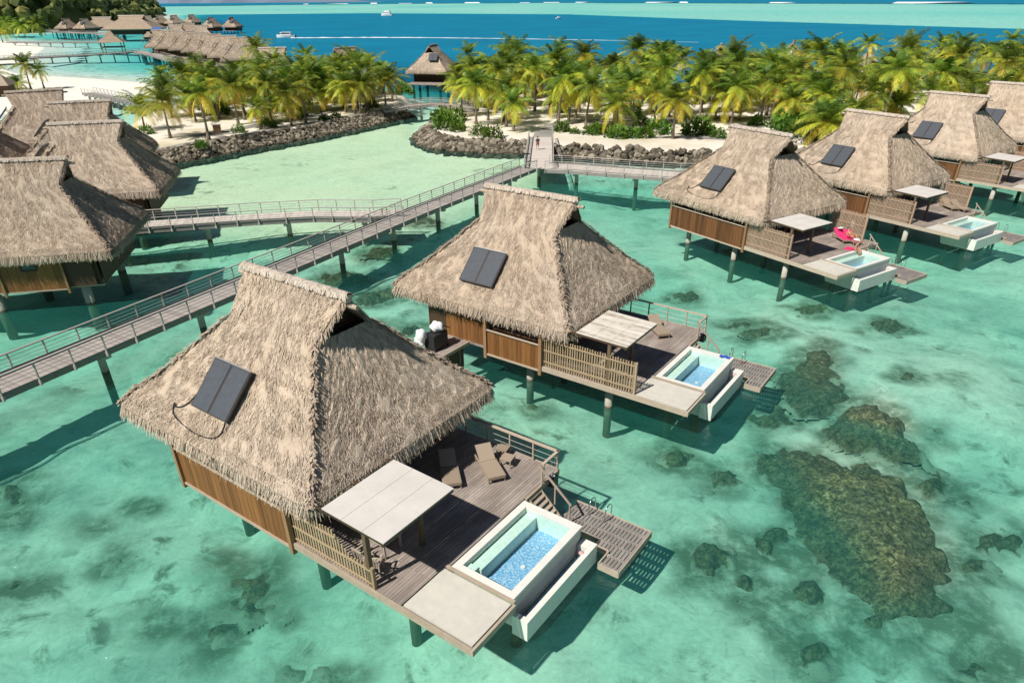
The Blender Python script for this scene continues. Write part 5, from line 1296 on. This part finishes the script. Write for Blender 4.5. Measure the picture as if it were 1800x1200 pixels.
lounger(Q2, 6.85, 3.0, math.atan2(-1.1, 1.2), 'sun lounger showing beside the streaked canopy on the second villa\'s deck', 'sun loungers on the other decks')
lounger(Q4, 6.9, 3.4, -.5, 'left of two bare loungers by the slat screen on the fourth villa\'s deck', 'sun loungers on the other decks')
lounger(Q4, 7.7, 3.7, -.3, 'right of two bare loungers by the slat screen on the fourth villa\'s deck', 'sun loungers on the other decks')
lounger(Q3, 7.0, 3.1, -.5, 'pink-towelled lounger nearer the canopy on the third villa\'s deck', 'pink loungers', ('pink','pink'))
lounger(Q3, 7.75, 3.35, -.45, 'pink-towelled lounger with a person lying on it', 'pink loungers', ('pink','pink'))
# dining set under the front canopy
t = tag(empty('dining_table', at_villa(Q1, 6.55, -3.2), Q1[2]), 'wooden table in the shade under the front canopy', 'table')
MB().box(-.5,.5,-.5,.5,.70,.75).build('table_top', M['rail'], t)
for a, b in ((-1,-1),(1,-1),(1,1),(-1,1)): MB().bar((a*.42,b*.42,0),(a*.42,b*.42,.70), .07, .07).build('leg', M['rail'], t)
def chair(q, x, y, ang, label):
    t = tag(empty('garden_chair', at_villa(q, x, y), q[2] + ang), label, 'chair', 'chairs under the canopies')
    MB().box(-.26,.26,-.26,.26,.41,.46).build('seat', M['rail'], t); bk = MB()
    for k in range(5): bk.bar((-.25,-.2+k*.1,.46),(-.31,-.2+k*.1,.92), .05, .02)
    bk.bar((-.31,-.26,.93),(-.31,.26,.93), .05, .07); bk.build('backrest', M['rail'], t)
    for sg in (-1,1):
        MB().bar((-.28,sg*.28,.66),(.26,sg*.28,.66), .06, .04).build('armrest', M['rail'], t)
        for lx in (-.24,.24): MB().bar((lx,sg*.26,0),(lx,sg*.26,.64), .05, .05).build('leg', M['rail'], t)
chair(Q1, 6.55, -4.25, R(90), 'wooden armchair under the front canopy, between table and slat fence')
chair(Q1, 7.1, -4.3, R(120), 'wooden armchair at the end of the front slat fence, seen past the canopy\'s corner')
chair(Q2, 7.3, -4.2, R(100), 'wooden armchair behind the long slat fence, under the streaked canopy')
# lamp box by the rail corner
for q, lb in ((Q1, 'dark deck light box at the railing corner of the nearest villa'), (Q2, 'dark deck light box at the railing corner of the second villa')):
    t = tag(empty('deck_lamp', at_villa(q, 9.32, 4.35, -.45), q[2]), lb, 'deck lamp', 'deck lamps'); MB().box(-.16,.16,-.2,.2,0,.5).build('housing', M['black'], t); MB().blob((0,0,.52), .11, 2, .02, flat=.8).build('globe', M['white'], t, 0, True)
# blue towel over the second villa's pool corner
tw = MB(); nx = 10
for i in range(nx):
    for j in range(5):
        f = lambda a, b: (11.25 + a*.62, 1.93 + b*.5 - .03*math.sin(a*9), .03 + .018*math.sin(a*11+b*4) - (.20*(b-.72)/.28 if b > .72 else 0))
        tw.add([f(i/nx,j/5), f((i+1)/nx,j/5), f((i+1)/nx,(j+1)/5), f(i/nx,(j+1)/5)], [(0,1,2,3)])
o = tw.build('towel', M['blue']); o.location = at_villa(Q2, 0, 0); o.rotation_euler = (0,0,Q2[2]); tag(o, 'blue towel thrown over the corner of the second villa\'s pool', 'towel')
md = o.modifiers.new('thickness', 'SOLIDIFY'); md.thickness = .03
# service cart on the second villa's walkway
t = tag(empty('service_cart', at_villa(Q2, -3.15, -6.55), Q2[2]), 'black housekeeping cart piled with white linen bags on the second villa\'s walkway', 'service cart')
MB().box(-.38,.38,-.62,.62,.16,1.02).build('cart_body', M['black'], t); MB().bar((.4,.85,1.1),(-.4,.85,1.1), .04, .04).build('push_handle', M['chrome'], t)
for a, b in ((-1,-1),(1,-1),(1,1),(-1,1)): MB().tube([(a*.38-.04,b*.6,.09),(a*.38+.04,b*.6,.09)], .09, 10).build('wheel', M['rubber'], t)
for c, r, lb in (((-3.2,-6.35,1.30),(.36,.46,.30),'white linen bundle heaped on top of the black cart'),((-3.62,-7.3,.98),(.30,.36,.42),'white laundry bag hanging at the front of the black cart, upper one'),((-3.78,-7.35,.5),(.30,.38,.36),'white laundry bag at the front of the black cart, lower one')):
    m = MB(); m.blob((0,0,0), r, 3, .0, .5); m.v = [tuple(Vector(p)*(1 + .16*math.sin(p[0]*9+lb.__len__())*math.cos(p[1]*8) + .10*math.sin(p[2]*17+p[0]*11))) for p in m.v]; o = m.build('linen_bag', M['linen'], smooth=True); o.location = at_villa(Q2, *c); tag(o, lb, 'linen bag', 'linen on the cart')
o = MB().box(-.42,.30,-.16,.16,-.13,.13).build('green_cloth', M['green']); o.location = at_villa(Q2, -3.7, -7.55, .12); o.rotation_euler = (0,.12,Q2[2]); tag(o, 'green folded cloth under the white laundry bags', 'cloth')
# bin on the west islet
p = back(383, 234, 1.2); t = tag(empty('waste_bin', (p.x, p.y, ground_z(p.x, p.y)), .4), 'brown wooden bin box with a pale lid among the palms of the west islet', 'bin')
MB().box(-.6,.6,-.5,.5,0,1.25).build('bin_body', M['post'], t); MB().box(-.75,.75,-.65,.65,1.3,1.4).build('lid', M['pad'], t)
p = back(924, 287, 1.9); t = tag(empty('notice_board', (2.0, 90.6, 1.9), .2), 'dark-topped notice lectern at the footbridge junction by the islet', 'notice stand')
MB().bar((0,0,0),(0,0,.95), .12, .12).build('stand', M['bridge_rail'], t); MB().bar((-.45,0,1.05),(.45,0,1.05), .6, .08).build('board', M['black'], t)

# ------------------------------------------------------------------ people
def body(name, joints, edges, skin, label, loc, rz, clothes=(), hair='hair', head=None):
    """one continuous figure grown along its bones; clothing and hair are children"""
    t = tag(empty(name, loc, rz), label, 'person')
    names = list(joints); me = bpy.data.meshes.new('body'); me.from_pydata([joints[k][0] for k in names], [(names.index(a), names.index(b)) for a, b in edges], [])
    me.materials.append(M[skin]); o = link('body', me, t); sk = o.modifiers.new('skin', 'SKIN'); sk.use_smooth_shade = True
    for k, v in zip(names, me.skin_vertices[0].data): v.radius = (joints[k][1],)*2 if not isinstance(joints[k][1], tuple) else joints[k][1]
    me.skin_vertices[0].data[0].use_root = True
    sb = o.modifiers.new('sub', 'SUBSURF'); sb.levels = 1; sb.render_levels = 1
    for nm, mat, segs in clothes:
        m = MB()
        for pts, rs in segs: m.tube(pts, rs, 10)
        m.build(nm, M[mat], t, 0, True)
    hd = Vector(head); m = MB(); m.blob(tuple(hd + Vector((-.02,0,.03))), (.105,.10,.105), 2, .04); m.build('hair', M[hair], t, 0, True)
    return t
HE = [('pelvis','belly'),('belly','chest'),('chest','neck'),('neck','head'),('head','crown'),('chest','ls'),('ls','le'),('le','lw'),('lw','lh'),('chest','rs'),('rs','re'),('re','rw'),('rw','rh'),('pelvis','lp'),('lp','lk'),('lk','la'),('la','lf'),('pelvis','rp'),('rp','rk'),('rk','ra'),('ra','rf')]
def fig(pelvis, belly, chest, neck, head, crown, la, ra, ll, rl):
    j = {'pelvis': (pelvis,(.15,.11)), 'belly': (belly,(.13,.10)), 'chest': (chest,(.155,.11)), 'neck': (neck,.055), 'head': (head,.085), 'crown': (crown,.07)}
    for s, a in (('l', la), ('r', ra)):
        for k, p, r in zip(('s','e','w','h'), a, (.06,.042,.030,.034)): j[s+k] = (p, r)
    for s, a in (('l', ll), ('r', rl)):
        for k, p, r in zip(('p','k','a','f'), a, (.088,.058,.040,.038)): j[s+k] = (p, r)
    return j
# walking away on the ramp
j = fig((0,0,.92),(0,.02,1.08),(0,.03,1.32),(0,.04,1.48),(0,.05,1.60),(0,.05,1.70), [(-.19,.03,1.40),(-.25,-.05,1.13),(-.22,.08,.90),(-.21,.13,.82)], [(.19,.03,1.40),(.25,.08,1.13),(.30,-.05,.92),(.31,-.08,.84)],
        [(-.10,0,.86),(-.11,.14,.48),(-.11,.10,.08),(-.11,.24,.04)], [(.10,0,.86),(.11,-.02,.47),(.11,-.25,.12),(.11,-.14,.04)])
p = back(945, 263, 1.93)
body('person', j, HE, 'skin', 'person in a dark top and reddish shorts walking on the ramp to the islet', (p.x, p.y, 1.90), .1,
     [('shirt','dark_cloth',[([(0,0,.98),(0,.02,1.12),(0,.03,1.34),(0,.035,1.43)],[.17,.155,.19,.12]),([(-.17,.03,1.40),(-.25,-.04,1.16)],[.075,.06]),([(.17,.03,1.40),(.25,.07,1.16)],[.075,.06])]),
      ('shorts','red_cloth',[([(0,0,1.0),(0,0,.85)],[.175,.175]),([(-.10,0,.88),(-.11,.10,.60)],[.11,.09]),([(.10,0,.88),(.11,-.02,.60)],[.11,.09])])], 'hair', (0,.05,1.64))
# lying on the pink lounger (head up the backrest, along -x of the lounger)
j = fig((-.15,0,.50),(-.32,0,.56),(-.55,0,.68),(-.70,0,.80),(-.80,0,.88),(-.87,0,.95), [(-.58,.19,.70),(-.36,.28,.52),(-.12,.24,.48),(-.04,.22,.47)], [(-.58,-.19,.70),(-.36,-.28,.52),(-.14,-.24,.50),(-.06,-.22,.49)],
        [(-.05,.10,.50),(.36,.12,.68),(.66,.11,.42),(.76,.11,.50)], [(-.05,-.10,.50),(.38,-.11,.50),(.80,-.12,.44),(.86,-.12,.54)])
body('person', j, HE, 'skin', 'tanned person lying back on the pink-towelled lounger with one knee raised', at_villa(Q3, 7.75, 3.35), Q3[2]-.45, [('swimwear','swim',[([(-.22,0,.52),(-.08,0,.50)],[.165,.165])])], 'hair', (-.84,0,.93))
# sitting on the pool's back rim, legs in the water
j = fig((-.05,0,.11),(-.03,0,.28),(.06,0,.50),(.12,0,.65),(.17,0,.76),(.20,0,.85), [(.06,.19,.57),(.12,.26,.32),(.32,.20,.18),(.40,.18,.15)], [(.06,-.19,.57),(.14,-.26,.33),(.33,-.19,.20),(.41,-.17,.17)],
        [(.05,.10,.10),(.42,.12,.10),(.46,.12,-.32),(.56,.12,-.36)], [(.05,-.10,.10),(.42,-.12,.10),(.48,-.12,-.32),(.58,-.12,-.36)])
body('person', j, HE, 'skin', 'fair-haired person sitting on the rim of the third villa\'s pool, feet in the water', at_villa(Q3, 9.36, 1.55), Q3[2], [('swimwear','swim',[([(-.06,0,.04),(-.04,0,.18)],[.165,.15])])], 'blond', (.18,0,.80))
o = MB().add([(-.3,-.45,0),(.3,-.45,0),(.3,.45,0),(-.3,.45,0),(-.3,-.45,.04),(.3,-.45,.04),(.3,.45,.04),(-.3,.45,.04)], [(3,2,1,0),(4,5,6,7),(0,1,5,4),(1,2,6,5),(2,3,7,6),(3,0,4,7)]).build('towel', M['pink']); o.location = at_villa(Q3, 8.75, 1.6, .005); o.rotation_euler = (0,0,Q3[2]+.2); tag(o, 'pink towel on the boards beside the person at the pool', 'towel')
for x, y, a, lb in ((6.5,3.45,.6,'white pillow on the head end of the pink lounger nearer the canopy'),(8.45,2.95,.6,'white towel at the foot end of the lounger with the person')):
    m = MB(); m.blob((0,0,0), (.28,.26,.10), 2, .08); o = m.build('pillow' if 'pillow' in lb else 'towel', M['linen'], smooth=True); o.location = at_villa(Q3, x, y, .88 if 'pillow' in lb else .46); o.rotation_euler = (0,-.4 if 'pillow' in lb else 0,Q3[2]-.5); tag(o, lb, 'pillow' if 'pillow' in lb else 'towel')
